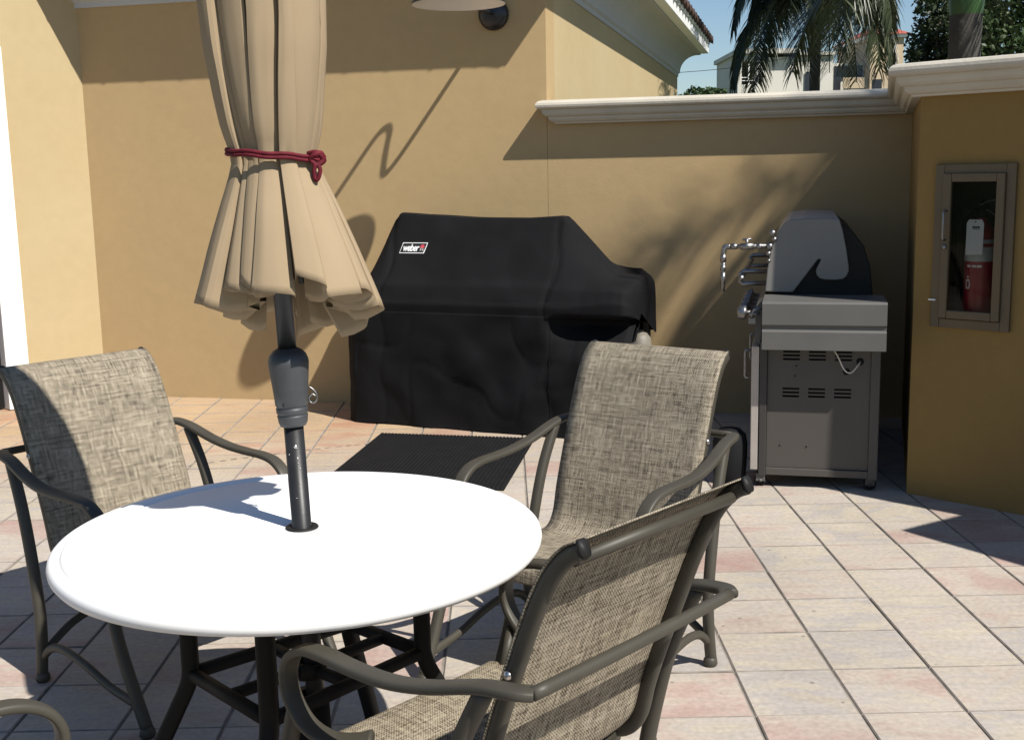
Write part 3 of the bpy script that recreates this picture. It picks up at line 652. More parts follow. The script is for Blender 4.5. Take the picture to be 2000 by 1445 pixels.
for x,z in((.172,.605),(.168,.555),(.105,.215),(.232,.213),(.462,.10),(.058,.685),(.50,.685)): obj('screw',MB().lathe([(0,.005),(.004,.004),(.005,0)],10,GP_(x,.0115,z),Matrix(((t.x,0,n.x),(t.y,0,n.y),(0,1,0)))),M['blackpost'],ep)
mb=MB(); mb.tube(crv([GP_(.34,-.02,.70),GP_(.365,-.035,.66),GP_(.395,-.04,.60),GP_(.425,-.035,.585),GP_(.455,-.02,.615),GP_(.468,.0,.632)],8),.0035,6); obj('igniter_wire',mb,M['wire'],gr)
# side shelf box toward the viewer
SH=.13; mb=MB()
prof=[(.703,.0),(.703,-.004),(.79,-.004),(.797,.006),(.815,.006),(.822,-.004),(.922,-.004),(.930,.004),(.932,.02)]
rows=[[GP_(x,-SH+o_,z) for z,o_ in prof] for x in(.012,.575)]; mb.grid(rows,smooth=False)
gbox(mb,.014,.573,-SH+.022,.20,.705,.9295)
for x in(.012,.575): mb.add([GP_(x,-SH+o_,z) for z,o_ in prof]+[GP_(x,.2,.932),GP_(x,.2,.703)],[tuple(range(len(prof)+2))],False)
mb.add([GP_(.012,-SH+.02,.932),GP_(.575,-SH+.02,.932),GP_(.575,.2,.932),GP_(.012,.2,.932)],[(0,1,2,3)],False)
obj('side_shelf',mb,M['steel'],gr,bevel=.002)
# firebox + lid: grey end cap over a black inner casting
mb=MB(); gbox(mb,.02,.54,.21,GL,.705,.90); obj('firebox',mb,M['castiron'],gr,bevel=.004)
ins=[(.03,.905),(.05,1.10),(.13,1.27),(.20,1.30),(.36,1.285),(.43,1.235),(.48,1.17),(.512,1.07),(.529,.93),(.53,.905)]
mb=MB(); mb.prism(ins,GO,t,UP,aw,.232,GL-.02); obj('lid_casting',mb,M['castiron'],gr,bevel=.006)
cap=[(.014,.945),(.022,1.05),(.037,1.16),(.062,1.225),(.095,1.275),(.123,1.297),(.20,1.304),(.30,1.304),(.361,1.299),(.378,1.245),(.398,1.15),(.410,1.075),(.411,1.045),(.400,1.020),(.383,1.008),(.35,1.004),(.30,1.005),(.276,1.012),(.262,1.026),(.256,1.045),(.260,1.062),(.277,1.098),(.279,1.105),(.270,1.108),(.262,1.102),(.148,.943)]
mb=MB(); mb.prism(cap,GO,t,UP,aw,.200,.230); lc=obj('lid_end_cap',mb,M['lid'],gr,bevel=.006)
mb=MB(); mb.prism([(.016,.947),(.0235,1.05),(.0385,1.16),(.0635,1.2245),(.0965,1.2735),(.124,1.2945),(.20,1.302),(.36,1.297),(.36,1.29),(.2,1.295),(.13,1.285),(.07,1.22),(.047,1.158),(.030,1.05),(.024,.947)],GO,t,UP,aw,.2305,GL-.03); obj('lid_skin',mb,M['door_steel'],gr)
# chrome pipe fittings on the lid front
def pipe(mb,pts,r_,n_=10): mb.tube(pts,r_,n_)
mb=MB(); dp0=.20
pipe(mb,[GP_(.045,dp0,1.172),GP_(-.165,dp0,1.169)],.011)
pipe(mb,crv([GP_(-.160,dp0,1.169),GP_(-.185,dp0,1.166),GP_(-.192,dp0,1.145),GP_(-.192,dp0,1.135)],5),.014)
pipe(mb,[GP_(-.192,dp0,1.14),GP_(-.194,dp0,.945)],.0115)
for z0,z1,r_ in((1.095,1.128,.0155),(1.052,1.075,.0145),(.985,1.04,.0130)): pipe(mb,[GP_(-.193,dp0,z0),GP_(-.193,dp0,z1)],r_)
for x0,x1,r_ in((-.155,-.125,.0150),(-.11,-.045,.017),(-.03,-.005,.0145),(.02,.045,.017)): pipe(mb,[GP_(x0,dp0,1.169),GP_(x1,dp0,1.171)],r_)
pipe(mb,[GP_(-.078,dp0,1.17),GP_(-.078,dp0,1.205)],.008)
pipe(mb,[GP_(-.10,dp0,1.203),GP_(-.055,dp0,1.206)],.006)
obj('pipe_fitting',mb,M['chrome'],gr)
for x,z,r_ in((.045,1.235,.017),(.055,1.205,.013),(.028,1.135,.013),(.03,1.10,.010)): obj('valve_knob',MB().lathe([(0,.02),(r_*.7,.018),(r_,.008),(r_,0)],14,GP_(x,.199,z),Matrix(((t.x,0,n.x),(t.y,0,n.y),(0,1,0)))),M['chrome'],gr)
# lid handle
mb=MB(); pipe(mb,[GP_(.02,.30,1.038),GP_(-.10,.30,1.038),GP_(-.112,.30,1.03),GP_(-.115,.30,.985),GP_(-.10,.30,.975),GP_(.02,.30,.980)],.012)
pipe(mb,[GP_(.02,GL-.12,1.038),GP_(-.10,GL-.12,1.038),GP_(-.112,GL-.12,1.03),GP_(-.115,GL-.12,.985),GP_(-.10,GL-.12,.975),GP_(.02,GL-.12,.980)],.012)
pipe(mb,[GP_(-.106,.24,1.008),GP_(-.106,GL-.06,1.008)],.014); obj('lid_handle',mb,M['chrome'],gr)
# control panel and knobs
mb=MB(); mb.prism([(.0,.705),(-.028,.73),(-.02,.90),(.013,.93)],GO,t,UP,aw,.02,GL); obj('control_panel',mb,M['steel'],gr)
rl=Matrix(((n.x,0,-t.x),(n.y,0,-t.y),(0,1,0)))     # local z -> toward the grill front
for k in range(5):
    mb=MB(); mb.lathe([(.012,0),(.012,.045),(.034,.05),(.036,.058),(.030,.085),(.024,.092),(0,.094)],20,GP_(-.026,.16+k*.21,.845),rl); obj('control_knob',mb,M['chrome'],gr)
mb=MB(); pipe(mb,[GP_(.012,-.03,.885),GP_(-.03,-.03,.88),GP_(-.04,-.03,.855),GP_(-.04,-.03,.835)],.008); gbox(mb,-.055,-.022,-.045,-.015,.815,.842); pipe(mb,[GP_(-.055,-.03,.86),GP_(-.0,-.03,.862)],.006); obj('gas_valve',mb,M['chrome'],gr)
# doors, handles
for d0,d1 in((.0,.585),(.592,GL)):
    mb=MB(); gbox(mb,-.040,-.003,d0,d1,.085,.70); dd=obj('door',mb,M['door_steel'],gr,bevel=.004)
    hd=d1-.06 if d0<.1 else d0+.06
    mb=MB(); pipe(mb,[GP_(-.040,.10+d0,.665),GP_(-.072,.10+d0,.665),GP_(-.074,.10+d0,.655),GP_(-.074,.10+d0,.54),GP_(-.072,.10+d0,.53),GP_(-.040,.10+d0,.53)],.008); obj('handle',mb,M['chrome'],dd)
for x in(.012,.53):
    for dp in(.03,GL-.05):
        c=obj('caster',MB().tube([GP_(x,dp-.016,.031),GP_(x,dp+.016,.031)],.030,20),M['rubber'],gr,bevel=.004)
        mb=MB(); gbox(mb,x-.022,x+.022,dp-.026,dp-.020,.028,.058); gbox(mb,x-.022,x+.022,dp+.020,dp+.026,.028,.058); gbox(mb,x-.022,x+.022,dp-.0265,dp+.0265,.0585,.066); mb.tube([GP_(x,dp-.03,.031),GP_(x,dp+.03,.031)],.008,10); obj('bracket',mb,M['blackpost'] if x>.1 else M['steel'],c)

# ------------------------------------------------------------------ table
TC=Vector((-.511,2.708,0)); tb=thing('patio_table','round white fibreglass patio table on a bronze splayed-leg base','table',TC)
mb=MB(); mb.lathe([(.030,.7185),(.034,.7205),(.30,.7207),(.486,.7205),(.4905,.7180),(.495,.7180),(.500,.7205),(.528,.7205),(.538,.7195),(.5435,.7165),(.5455,.7100),(.5490,.7085),(.5530,.7125),(.5590,.7138),(.5665,.7115),(.5725,.7055),(.5750,.6960),(.5735,.6860),(.5670,.6770),(.552,.672),(.54,.678),(.53,.69),(.10,.695),(.030,.695),(.030,.7185)],128,TC); obj('tabletop',mb,M['table'],tb)
mb=MB(); mb.lathe([(.0255,.724),(.030,.7255),(.038,.7245),(.040,.7212),(.031,.7208),(.031,.69),(.0255,.69),(.0255,.724)],32,TC); obj('hole_ring',mb,M['endcap'],tb)
KN=.365; knees=[]
for a_ in(184,262,17,78):
    u=Vector((math.cos(R(a_)),math.sin(R(a_)),0)); k=TC+u*.285
    knees.append(k+UP*KN)
    mb=MB(); pts=crv([k+UP*.69,k+UP*.55,k+UP*.42,k+u*.004+UP*.35,k+u*.04+UP*.27,k+u*.10+UP*.15,k+u*.165+UP*.018],6); tl=None
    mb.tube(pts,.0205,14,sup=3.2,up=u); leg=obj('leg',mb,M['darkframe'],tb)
    mb=MB(); mb.lathe([(0,0),(.022,0),(.027,.006),(.024,.02),(0,.026)],16,k+u*.166); obj('foot',mb,M['rubber'],leg)
mb=MB()
for a_ in range(4):
    p,q=knees[a_],knees[(a_+1)%4]; dd=(q-p).normalized(); mb.tube([p+dd*.012,q-dd*.012],.0155,12,sup=3,up=UP)
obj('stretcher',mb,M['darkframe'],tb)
mb=MB(); m1=(knees[0]+knees[1])/2; m2=(knees[2]+knees[3])/2; c_=TC+UP*KN
for p in(m1,m2,(knees[1]+knees[2])/2,(knees[3]+knees[0])/2): mb.tube([p,c_+(p-c_).normalized()*.03],.0135,12,sup=3,up=UP)
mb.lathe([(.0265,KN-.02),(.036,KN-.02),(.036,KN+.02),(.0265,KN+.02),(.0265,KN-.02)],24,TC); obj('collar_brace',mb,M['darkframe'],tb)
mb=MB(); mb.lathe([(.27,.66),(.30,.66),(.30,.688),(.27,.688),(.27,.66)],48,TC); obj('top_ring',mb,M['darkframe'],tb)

# ------------------------------------------------------------------ closed umbrella
um=thing('patio_umbrella','closed tan canvas umbrella tied with maroon rope standing through the white table','umbrella',TC)
LN=-.031
def ax(z): return TC+Vector((LN*(z-.72),0,z))
mb=MB(); mb.tube([ax(.03),ax(.97)],.0232,24); pole=obj('pole',mb,M['pole'],um)
mb=MB(); mb.tube([ax(1.10),ax(2.60)],.0215,24); obj('upper_pole',mb,M['pole'],um)
mb=MB()
for z,an,r_ in((.924,-78,.0042),(.922,-72,.003),(.896,-70,.0026),(.905,-120,.0016),(.872,-62,.0018),(.885,-70,.0018),(.835,-66,.0016),(.80,-95,.0012)):
    mb=MB(); p=ax(z)+Vector((math.cos(R(an)),math.sin(R(an)),0))*.0233; mb.lathe([(0,.0012),(r_,.0006),(r_*1.05,0)],8,p,Vector((math.cos(R(an)),math.sin(R(an)),0)).to_track_quat('Z','Y').to_matrix()); obj('paint_fleck',mb,M['bolt'],pole)
tilt=Matrix.Rotation(math.atan(LN),3,'Y')
hc=ax(.97)
mb=MB(); mb.lathe([(.0235,.0),(.030,.001),(.034,.010),(.0355,.022),(.0365,.026),(.0345,.0275),(.0345,.031),(.0370,.0325),(.0378,.044),(.0358,.0455),(.0358,.049),(.0382,.0505),(.041,.085),(.045,.125),(.0475,.150),(.047,.158),(.0425,.171),(.033,.181),(.0225,.186)],40,hc,tilt); cr_=obj('crank_housing',mb,M['crank'],um)
mb=MB(); mb.lathe([(0,0.0),(.004,.001),(.0045,.0)],10,hc+Vector((-.013,-.0365,.056)),Matrix.Rotation(R(90),3,'X')); obj('rivet',mb,M['black_print'],cr_)
mb=MB(); hx=hc+Vector((.040,.006,.072)); mb.tube(crv([hx+Vector((0,0,.02)),hx+Vector((.010,0,.012)),hx+Vector((.017,0,0)),hx+Vector((.015,0,-.014)),hx+Vector((.004,0,-.019)),hx+Vector((-.002,0,-.008)),hx+Vector((.006,0,.002)),hx+Vector((.014,0,-.003))],6),.0022,8); obj('pull_ring',mb,M['chrome'],um)
mb=MB(); mb.lathe([(0,0),(.23,0),(.245,.012),(.24,.03),(.16,.055),(.05,.075),(.045,.30),(.0245,.30)],40,TC); obj('base',mb,M['castiron'],um)
Rz=[(1.16,.222),(1.26,.199),(1.38,.162),(1.50,.122),(1.565,.099),(1.592,.091),(1.615,.097),(1.66,.109),(1.72,.119),(1.83,.134),(1.97,.142),(2.12,.140),(2.3,.118),(2.5,.07),(2.62,.035),(2.66,.012)]
Az=[(1.16,.44),(1.30,.40),(1.45,.36),(1.56,.22),(1.592,.15),(1.63,.24),(1.75,.33),(1.97,.36),(2.3,.35),(2.62,.2)]
NPL=17
_r=random.Random(9); wdt=[_r.uniform(.45,1.65) for _ in range(NPL)]; _t=sum(wdt); edges=[R(8)]
for w_ in wdt: edges.append(edges[-1]+2*math.pi*w_/_t)
prm=[dict(lead=_r.uniform(-.02,.22),ov=_r.uniform(-.30,.16),din=_r.uniform(.34,.58),ro=_r.uniform(.84,1.07),dr=_r.uniform(-.20,.20),du=_r.uniform(-.16,.16),wf=_r.uniform(4,9),rs=_r.uniform(-.08,.03),zl=_r.uniform(-.030,.030),zr=_r.uniform(-.045,.012),dir=1 if _r.random()<.72 else -1) for _ in range(NPL)]
SAMP=18
def pleat(i,u,z):
    """point of pleat i at u in 0..1 (valley, fold, flat panel, fold, valley): (angle, radius factor, dz)"""
    p=prm[i]; a0,a1=edges[i],edges[i+1]; D=a1-a0
    low=max(0,min(1,(1.60-z)/.30)); hi=max(0,min(1,(z-1.60)/.14)); A=max(low,hi*.85)
    vin=lerp(.80,p['din'],A); lead=p['lead']*(.25+.75*low)*D; ov=p['ov']*(.25+.75*low)*D
    K=[(a0,vin),(a0-lead*.5,lerp(vin,1,.55)),(a0-lead*.75,1.0*p['ro']),(a0+D*.25,(1.0+.02)*p['ro']),(a0+D*.62,p['ro']*(1.02+p['rs']*.5)),(a1+ov*.8,p['ro']*(1+p['rs'])),(a1+ov*.35,lerp(vin,1,.5)),(a1,vin)]
    U=[0,.11,.22,.42,.66,.82,.91,1]
    if p['dir']<0: K=[(a0+a1-a,r) for a,r in reversed(K)]; U=[1-x for x in reversed(U)]
    for k in range(len(U)-1):
        if u<=U[k+1]+1e-9:
            f=(u-U[k])/(U[k+1]-U[k]); sm=f*f*(3-2*f); f=lerp(f,sm,.12)
            an=lerp(K[k][0],K[k+1][0],f); rf=lerp(K[k][1],K[k+1][1],f); break
    return an,rf,lerp(p['zl'],p['zr'],u)+.016*max(0,rf-.8)/.2
rows=[];NT=NPL*SAMP
zs=[i/46 for i in range(47)]
for f in zs:
    row=[]
    for i in range(NPL):
        for j in range(SAMP):
            u=j/SAMP; th=lerp(edges[i],edges[i+1],u); _a,_b,dz=pleat(i,u,1.25)
            far=math.sin(th)
            z0=1.260-.046*far+dz-(.03*max(0,far)*(.5+.5*math.sin(i*2.3))); z=z0+(2.66-z0)*(f**1.12)
            an,rf,_=pleat(i,u,z)
            pm=prm[i]; r0=interp(Rz,z); low=max(0,min(1,(1.60-z)/.30)); r=r0*rf*(1+.05*low*math.cos(2*th))*(1+.018*math.sin(z*26+pm['wf'] if False else z*26+i*1.7)*math.exp(-abs(z-1.592)/.07))
            pm=prm[i]; pn=prm[(i+1)%NPL]; dr_=lerp(pm['dr'],pn['dr'],u); du_=lerp(pm['du'],pn['du'],u)
            an+=dr_*max(0,1.592-z)/.34+(du_*math.sin(z*4)+.4*du_)*max(0,min(1,(z-1.60)/.3)); r0_=0
            wr=.0020*noise.noise(Vector((math.cos(th)*9,math.sin(th)*9,z*6)))+.006*noise.noise(Vector((math.cos(th)*2.2,math.sin(th)*2.2,z*2.5)))*low
            c=ax(z)+Vector((.010+.008*low,0,0)); row.append(Vector((c.x+math.cos(an)*(r+wr),c.y+math.sin(an)*(r+wr),z)))
    rows.append(row)
def ropeR(th):
    b=0
    for k in range(len(rows)):
        for p in rows[k]:
            if abs(p.z-1.592)<.03:
                c=ax(p.z)+Vector((.01,0,0)); q=p-c; da=(math.atan2(q.y,q.x)-th+math.pi)%(2*math.pi)-math.pi
                if abs(da)<.16: b=max(b,math.hypot(q.x,q.y))
    return b
mb=MB(); mb.grid(rows,closed=True); cnp=obj('canopy',mb,M['canvas'],um,solid=.0009,recalc=False); cnp.data.set_sharp_from_angle(angle=R(24))
for k in range(8):
    a_=R(22+45*k); u=Vector((math.cos(a_),math.sin(a_),0)); mb=MB()
    mb.tube([ax(2.58)+u*.03,ax(2.0)+u*.05,ax(1.6)+u*.05,ax(1.30)+u*.085],.007,6); obj('rib',mb,M['pole'],um)
mb=MB(); mb.lathe([(0,2.72),(.018,2.715),(.026,2.695),(.02,2.67),(.034,2.662),(.03,2.64),(0,2.64)],24,Vector((ax(2.6).x+.01,ax(2.6).y,0))); obj('finial',mb,M['pole'],um)
# rope tie: two strands, a knot and a tail
mb=MB()
RT=max(ropeR(2*math.pi*k/36) for k in range(36))-.001
def ropep(th,dz,dr):
    z=1.598-.010*math.cos(th)+dz; c=ax(z)+Vector((.010,0,0))
    return Vector((c.x+math.cos(th)*(RT+dr),c.y+math.sin(th)*(RT+dr),z))
for dz,dr in((.0042,.0005),(-.0042,.001)):
    mb.tube([ropep(2*math.pi*k/60,dz+.0015*math.sin(k*.8),dr+.0012*math.sin(k*1.7)) for k in range(61)],.0044,8,cap=False)
rp=obj('rope_tie',mb,M['rope'],um)
kp=ropep(R(-30),-.002,.008); mb=MB()
mb.tube(crv([kp+Vector((-.016,-.004,.012)),kp+Vector((.004,-.014,.014)),kp+Vector((.016,-.004,.0)),kp+Vector((.004,-.010,-.014)),kp+Vector((-.010,-.012,.0)),kp+Vector((.002,-.016,.010)),kp+Vector((.014,-.008,.012)),kp+Vector((.017,0,-.004)),kp+Vector((.004,-.004,-.013))],6),.0058,8)
mb.tube(crv([kp+Vector((.002,-.008,-.01)),kp+Vector((.010,-.010,-.022)),kp+Vector((.006,-.010,-.040)),kp+Vector((-.001,-.009,-.046)),kp+Vector((-.004,-.010,-.030)),kp+Vector((.0,-.012,-.012))],6),.0052,8)
obj('rope_knot',mb,M['rope'],rp)

# ------------------------------------------------------------------ sling chairs
def make_chair(label):
    """local: +y the way the sitter faces, +x the sitter's right; y=0 under the top of the back"""
    c=thing('sling_chair',label,'chair',(0,0,0),0,'sling chairs round the table')
    def P(name,mb,m,par=None,**k): return obj(name,mb,m,par or c,world=False,**k)
    side=crv([(0,.722,.325),(0,.719,.362),(0,.695,.388),(0,.62,.393),(0,.52,.382),(0,.42,.368),(0,.345,.360),(0,.292,.368),(0,.258,.410),(0,.236,.49),(0,.203,.585),(0,.167,.68),(0,.130,.775),(0,.099,.845),(0,.073,.893),(0,.047,.926),(0,.022,.948),(0,-.002,.960)],6)
    L=0; rows=[];uv=[];pr=None
    hw=.263
    for i,p in enumerate(side):
        if pr is not None: L+=(p-pr).length
        pr=p; sag=.012*math.sin(math.pi*min(1,max(0,(i-4)/(len(side)-10))))
        a=side[max(0,i-1)];b=side[min(len(side)-1,i+1)]; tg=(b-a).normalized(); nn=Vector((0,-tg.z,tg.y)) # normal (up/forward side)
        if nn.z<0 and i<30: nn=-nn
        row=[];u_=[]
        for k in range(13):
            x=lerp(-hw,hw,k/12); q=p+Vector((x,0,0)); e=1-(x/hw)**4
            q=q-Vector((0,tg.z*-1,tg.y))*(sag*e)*0 + (Vector((0,tg.z,-tg.y))*(-sag*e) if False else Vector((0,-tg.z*0,0)))
            q=q+Vector((0,-abs(tg.z)*sag*e*1.0,-abs(tg.y)*sag*e))
            row.append(q);u_.append((x+.5,L))
        rows.append(row);uv.append(u_)
    mb=MB(); mb.grid(rows,uv); P('sling',mb,M['sling'],solid=.003,recalc=False)
    for s in(-1,1):
        mb=MB(); rail=[]
        for i,p in enumerate(side):
            a=side[max(0,i-1)];b=side[min(len(side)-1,i+1)]; tg=(b-a).normalized(); rail.append(Vector((s*.251,p.y-tg.z*.0170,p.z+tg.y*.0170)))
        rail=rail[5:]
        mb.tube(rail,.0115,16,up=(0,0,1),flat=1.38,sup=3.2); r_=P('side_rail',mb,M['frame'])
        mb=MB(); mb.tube([(s*.251,-.006,.947),(s*.251,-.015,.951)],[.0125,.0125],14,up=(0,0,1),flat=1.35,sup=2.6); P('end_cap',mb,M['endcap'],r_)
        mb=MB(); mb.lathe([(0,.006),(.006,.005),(.0085,0)],12,(s*.264,.150,.690),Matrix.Rotation(R(90*s),3,'Y')); P('bolt',mb,M['bolt'],r_)
        # arm strap from the rear corner forward into the front scroll
        arm=crv([(s*.300,.058,.697),(s*.318,.085,.698),(s*.325,.16,.688),(s*.334,.27,.658),(s*.340,.37,.641),(s*.340,.47,.637),(s*.336,.56,.638),(s*.331,.630,.630),(s*.328,.680,.600),(s*.326,.700,.555),(s*.325,.688,.505),(s*.322,.645,.462),(s*.312,.585,.447),(s*.290,.535,.452),(s*.272,.51,.46)],7)
        mb=MB(); ups=[]
        # orient the strap flat side up along the arm
        mb.tube(arm,.021,20,up=(0,0,1),flat=.48,sup=3.6); P('armrest',mb,M['frame'])
        rl_=crv([(s*.322,.150,.683),(s*.330,.215,.55),(s*.336,.262,.40),(s*.341,.297,.24),(s*.344,.297,.12),(s*.344,.280,.022)],7)
        mb=MB(); mb.tube(rl_,.0175,14,up=(0,1,0),sup=2.4); lg=P('leg',mb,M['frame'])
        mb=MB(); mb.lathe([(0,0),(.018,0),(.023,.008),(.0215,.022),(.014,.034),(0,.036)],18,(s*.344,.284,0)); P('foot',mb,M['frame'],lg)
        fl=crv([(s*.326,.680,.490),(s*.330,.712,.39),(s*.341,.765,.26),(s*.339,.825,.13),(s*.337,.880,.022)],7)
        mb=MB(); mb.tube(fl,.0175,14,up=(0,1,0),sup=2.4); lg=P('leg',mb,M['frame'])
        mb=MB(); mb.lathe([(0,0),(.018,0),(.023,.008),(.0215,.022),(.014,.034),(0,.036)],18,(s*.337,.880,0)); P('foot',mb,M['frame'],lg)
        # arched side stretcher
        mb=MB(); mb.tube(crv([(s*.343,.298,.085),(s*.343,.36,.128),(s*.343,.44,.143),(s*.343,.56,.130),(s*.341,.70,.098),(s*.339,.835,.085)],7),.0115,12,up=(0,0,1),flat=1.2); P('stretcher',mb,M['frame'])
        # seat rail link to the scroll
        mb=MB(); mb.tube([(s*.325,.680,.47),(s*.262,.655,.385)],.012,10); P('seat_bracket',mb,M['frame'])
    mb=MB(); mb.tube(crv([(-.303,.058,.697),(-.15,.054,.697),(0,.053,.697),(.15,.054,.697),(.303,.058,.697)],5),.0125,12); P('rear_bar',mb,M['frame'])
    mb=MB(); mb.tube(crv([(-.343,.296,.095),(-.20,.27,.165),(0,.26,.192),(.20,.27,.165),(.343,.296,.095)],7),.0115,12,flat=1.2); P('stretcher',mb,M['frame'])
    for y,z in((.018,.920),(.31,.335),(.69,.352)):
        mb=MB(); mb.tube([(-.241,y,z),(.241,y,z)],.0115,12); P('spreader_bar',mb,M['frame'])
    return c
chairs=[((-1.479,3.928),-41.8,'sling chair farthest left with the umbrella shadow on its back, ochre wall behind'),
        ((.495,3.931),-125.5,'sling chair facing the viewer between the covered grill and the bare grill'),
        ((.271,2.006),137.5,'nearest sling chair seen from behind at lower right of the white table'),
        ((-1.10,1.28),45.0,'sling chair mostly outside the frame with one curved armrest at bottom left')]
proto=make_chair(chairs[0][2])
for i,((x,y),a_,lb) in enumerate(chairs):
    c=proto if i==0 else copy_tree(proto)
    c.location=(x,y,0); c.rotation_euler=(0,0,R(a_-90)); c['label']=lb

# ------------------------------------------------------------------ beyond the wall
def frond(mb,o_,az,L_,lift,droop,nl=46,ll=.62,wd=.028,rnd=random):
    """pinnate palm frond: rachis arcs out and down, leaflets hang on both sides"""
    u=Vector((math.cos(az),math.sin(az),0)); s_=Vector((-u.y,u.x,0)); pts=[]
    for i in range(15):
        f=i/14; pts.append(o_+u*(L_*(math.sin(min(1,f)*1.35)/math.sin(1.35))*.9*(1-.18*f*droop))+UP*(lift*L_*f*1.3-droop*L_*f*f*1.15))
    mb.tube(pts,[.022*(1-.85*i/14)+.003 for i in range(15)],5)
    for k in range(nl):
        f=.10+.90*k/nl; x=f*14; i=min(13,int(x)); p=pts[i].lerp(pts[i+1],x-i); tg=(pts[i+1]-pts[i]).normalized()
        l_=ll*(.55+.75*math.sin(math.pi*min(1,.12+f*.86)))*rnd.uniform(.8,1.15)
        for sg in(-1,1):
            dr=(s_*sg*rnd.uniform(.55,1.0)+tg*rnd.uniform(.35,.7)+UP*rnd.uniform(-.35,.30)).normalized()
            q=p; side=dr.cross(UP).normalized()*(wd*rnd.uniform(.7,1.2)/2); vs_=[]
            st_=5
            for j in range(st_+1):
                g=j/st_; wv=(1-g**1.6)*.95+.05
                vs_+=[q-side*wv,q+side*wv]
                dr=(dr+UP*-.15*(1+g)).normalized(); q=q+dr*(l_/st_)
            mb.add(vs_,[(2*j,2*j+1,2*j+3,2*j+2) for j in range(st_)],False)
def palm(label,x,y,hz,tr,shaft,fr,seed,th_,dm=1,grp='royal palms beyond the wall'):
    rnd=random.Random(seed); p=thing('palm_tree',label,'palm tree',(x,y,-.09),0,grp); b=Vector((x,y,-.09))
    prof=[(tr*1.25,0)]+[(tr*(1.02+.05*math.sin(z*1.3+seed)),z) for z in [i*.22 for i in range(1,int(hz/.22)+1)]]
    pr2=[]
    for i,(r_,z) in enumerate(prof): pr2+=[(r_*1.012,z),(r_*.985,z+.03),(r_,z+.05)] 
    pr2=[q for q in pr2 if q[1]<=hz]+[(tr,hz)]
    mb=MB(); mb.lathe(pr2,28,b); obj('trunk',mb,M['trunk'],p)
    mb=MB(); mb.lathe([(tr*.98,hz),(tr*1.08,hz+.12),(tr*.96,hz+shaft*.5),(tr*.55,hz+shaft*.9),(tr*.3,hz+shaft)],24,b); obj('crownshaft',mb,M['crownshaft'],p)
    mb=MB(); 
    for k in range(fr[0]):
        az=2*math.pi*k/fr[0]+rnd.uniform(-.25,.25); lv=k%3
        frond(mb,b+UP*(hz+shaft*(.88+.05*lv)),az,fr[1]*rnd.uniform(.85,1.1),[-.05,.42,.9][lv]+rnd.uniform(-.08,.08),[.72,.85,.75][lv]*dm*rnd.uniform(.9,1.1),fr[2],fr[3],th_,rnd)
    obj('crown',mb,M['frond'],p,recalc=False); return p
palm('shorter palm with drooping fronds in front of the distant cream building',4.62,18,3.75,.075,.75,(36,1.52,92,.50),3,.026,1.08)
palm('taller palm with thick grey trunk rising behind the right wall coping',4.755,12.5,3.16,.165,1.3,(15,2.6,80,.55),8,.024,.62)
def leafball(mb,c,rx,ry,rz,nf,size,rnd,shell=.45):
    for _ in range(nf):
        while True:
            v=Vector((rnd.uniform(-1,1),rnd.uniform(-1,1),rnd.uniform(-1,1))); l_=v.length
            if shell<l_<=1: break
        p=Vector((c[0]+v.x*rx,c[1]+v.y*ry,c[2]+v.z*rz)); a=Vector((rnd.gauss(0,1),rnd.gauss(0,1),rnd.gauss(0,.7))).normalized(); b=a.orthogonal().normalized()
        b=(Matrix.Rotation(rnd.uniform(0,6.28),3,a)@b); s_=size*rnd.uniform(.6,1.3); m_=a.cross(b).normalized()*s_*.12
        mb.add([p-a*s_*.5,p+b*s_*.22-m_,p+a*s_*.5,p-b*s_*.22+m_],[(0,1,2,3)],False)
def tree(label,x,y,hz,clumps,nf,size,m_,seed,name='broadleaf_tree',grp='leafy trees beyond the wall'):
    rnd=random.Random(seed); o_=thing(name,label,'tree',(x,y,-.09),0,grp); b=Vector((x,y,-.09)); mb=MB()
    top=b+UP*hz*.55; mb.tube(crv([b,b+Vector((.05,0,hz*.25)),top],6),[.13-.05*i/12 for i in range(13)],10)
    for c in clumps: mb.tube(crv([b+UP*hz*.42,(b+UP*hz*.5).lerp(Vector(c[0]),.5)+Vector((0,0,.1)),Vector(c[0])],5),[.06,.055,.05,.045,.04,.035,.03,.025,.02,.015,.012],7)
    obj('trunk',mb,M['bark'],o_)
    mb=MB(); tot=sum(c[1]**2 for c in clumps)
    for c in clumps:
        k=int(nf*c[1]**2/tot); leafball(mb,c[0],c[1],c[1]*.9,c[1]*c[2],int(k*.75),size,rnd)
        for _ in range(9):                                   # sprigs that break the outline
            v=Vector((rnd.gauss(0,1),rnd.gauss(0,1),rnd.gauss(.3,1))).normalized(); q=Vector(c[0])+Vector((v.x*c[1],v.y*c[1],v.z*c[1]*c[2]))*1.02
            leafball(mb,q,c[1]*.26,c[1]*.26,c[1]*.26,int(k*.028),size,rnd,0)
    obj('crown',mb,m_,o_,recalc=False)
tree('dark leafy tree just left of the thick palm trunk',5.6,16,3.4,[((5.52,16,2.62),.40,.8),((5.90,16.2,3.1),.55,.9),((5.72,15.9,3.50),.36,.9),((5.25,16,2.2),.40,.7),((6.1,16.3,2.8),.6,.9),((5.95,16.2,3.75),.33,.8)],9000,.085,M['leaf'],21)
tree('brighter leafy tree right of the thick palm trunk',6.35,15,3.6,[((6.1,15,2.9),.55,.9),((6.6,15.3,3.2),.6,.9),((6.3,15.1,3.55),.45,.9),((6.9,15,3.7),.5,.8),((6.0,15.2,3.3),.35,.9)],9000,.085,M['leaf2'],22)
tree('small round distant treetop showing above the coping next to the eave',4.9,30,3.7,[((4.75,30,3.25),.42,.8),((5.1,30,3.3),.38,.8),((4.45,30,3.1),.3,.7)],2600,.12,M['leaf2'],23)
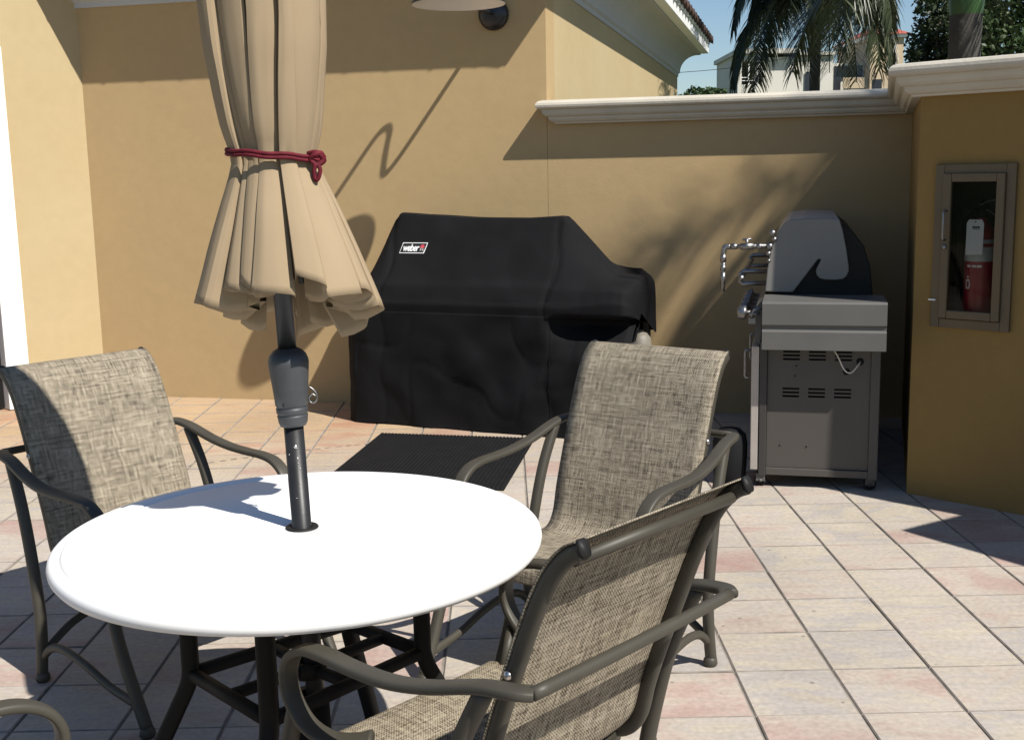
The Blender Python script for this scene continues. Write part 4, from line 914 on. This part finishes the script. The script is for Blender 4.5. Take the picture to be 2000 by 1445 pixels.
# apartment building far behind the palm
ab=thing('apartment_building','distant cream apartment block with open balconies and a red hipped tower roof','building',(15,60,-.09))
def bx(mb,x0,x1,y0,y1,z0,z1): mb.add([(x,y,z) for z in(z0,z1) for y in(y0,y1) for x in(x0,x1)],[(0,2,3,1),(4,5,7,6),(0,1,5,4),(2,6,7,3),(0,4,6,2),(1,3,7,5)],False)
mb=MB(); bx(mb,11.55,11.75,60,66,0,7.2); bx(mb,12.5,12.75,60,66,0,7.2); bx(mb,11.755,12.495,60,66,6.87,7.2); bx(mb,11.755,12.495,60,66,0,5.72); bx(mb,12.755,16.4,60.3,66,0,7.05); bx(mb,16.405,18.15,61,66,0,6.75); bx(mb,11.755,12.495,63,66,5.725,6.865)
obj('wall',mb,M['b_wall'],ab)
mb=MB(); bx(mb,11.4,14.6,59.8,66.1,7.203,7.42); bx(mb,14.605,16.5,60.1,66.1,7.1,7.25); obj('parapet',mb,M['b_wall'],ab)
mb=MB(); bx(mb,12.1,12.16,60.1,60.16,5.722,6.868); bx(mb,11.76,12.49,60.1,60.14,6.05,6.09); bx(mb,11.76,12.49,60.1,60.14,5.90,5.93); obj('balcony_rail',mb,M['b_white'],ab)
mb=MB(); bx(mb,18.155,19.8,60,66,0,7.85); obj('tower',mb,M['b_tower'],ab)
mb=MB(); bx(mb,17.95,20.0,59.8,66.2,7.853,8.0); ap=[(17.85,59.7,8.003),(20.1,59.7,8.003),(20.1,66.3,8.003),(17.85,66.3,8.003),(18.97,61,8.62),(18.97,65,8.62)]
obj('cornice',mb,M['b_white'],ab)
mb=MB(); mb.add(ap,[(0,1,4),(1,2,5,4),(2,3,5),(3,0,4,5),(3,2,1,0)],False); obj('roof',mb,M['b_roof'],ab)
for x0,x1,z0,z1 in((18.95,19.15,7.1,7.55),(19.2,19.4,7.1,7.55),(19.0,19.35,6.3,6.75)):
    mb=MB(); bx(mb,x0,x1,59.93,59.985,z0,z1); obj('shutter',mb,M['b_white'],ab)
for x0,x1,z0,z1 in((17.0,18.05,6.0,6.62),(16.6,16.95,5.2,6.6),(15.0,15.4,5.3,6.3),(18.3,18.75,5.2,5.85)):
    mb=MB(); yy=60.9 if x0>16.4 and x0<18.2 else (60.2 if x0<16.4 else 59.95); bx(mb,x0,x1,yy,yy+.05,z0,z1); obj('window',mb,M['b_dark'],ab)
mb=MB(); bx(mb,16.9,18.12,60.2,60.3,5.45,5.98); obj('balcony_front',mb,M['b_tower'],ab)
# overhead line
mb=MB(); mb.tube(crv([(7.0,50,5.55),(9.0,50,5.68),(11,50,5.95),(16,50,6.8)],8),.012,5); o=obj('overhead_line',mb,M['rubber']); tag(o,'thin overhead line crossing the sky between the eave and the palm','cable')

palm('royal palm outside the frame at right whose frond shadows streak the ochre wall',7.5,2.78,8.0,.16,1.0,(13,2.0,40,.6),17,.03,1,None)

bk=Vector((1.085,5.72,0)); mb=MB(); mb.lathe([(0,.004),(.070,.004),(.078,.015),(.085,.12),(.086,.20),(.078,.245),(.050,.272),(.0,.28)],28,bk)
o=obj('black_container',mb,M['rubber']); tag(o,'black round-topped container on the pavers at the front corner of the bare grill','container')
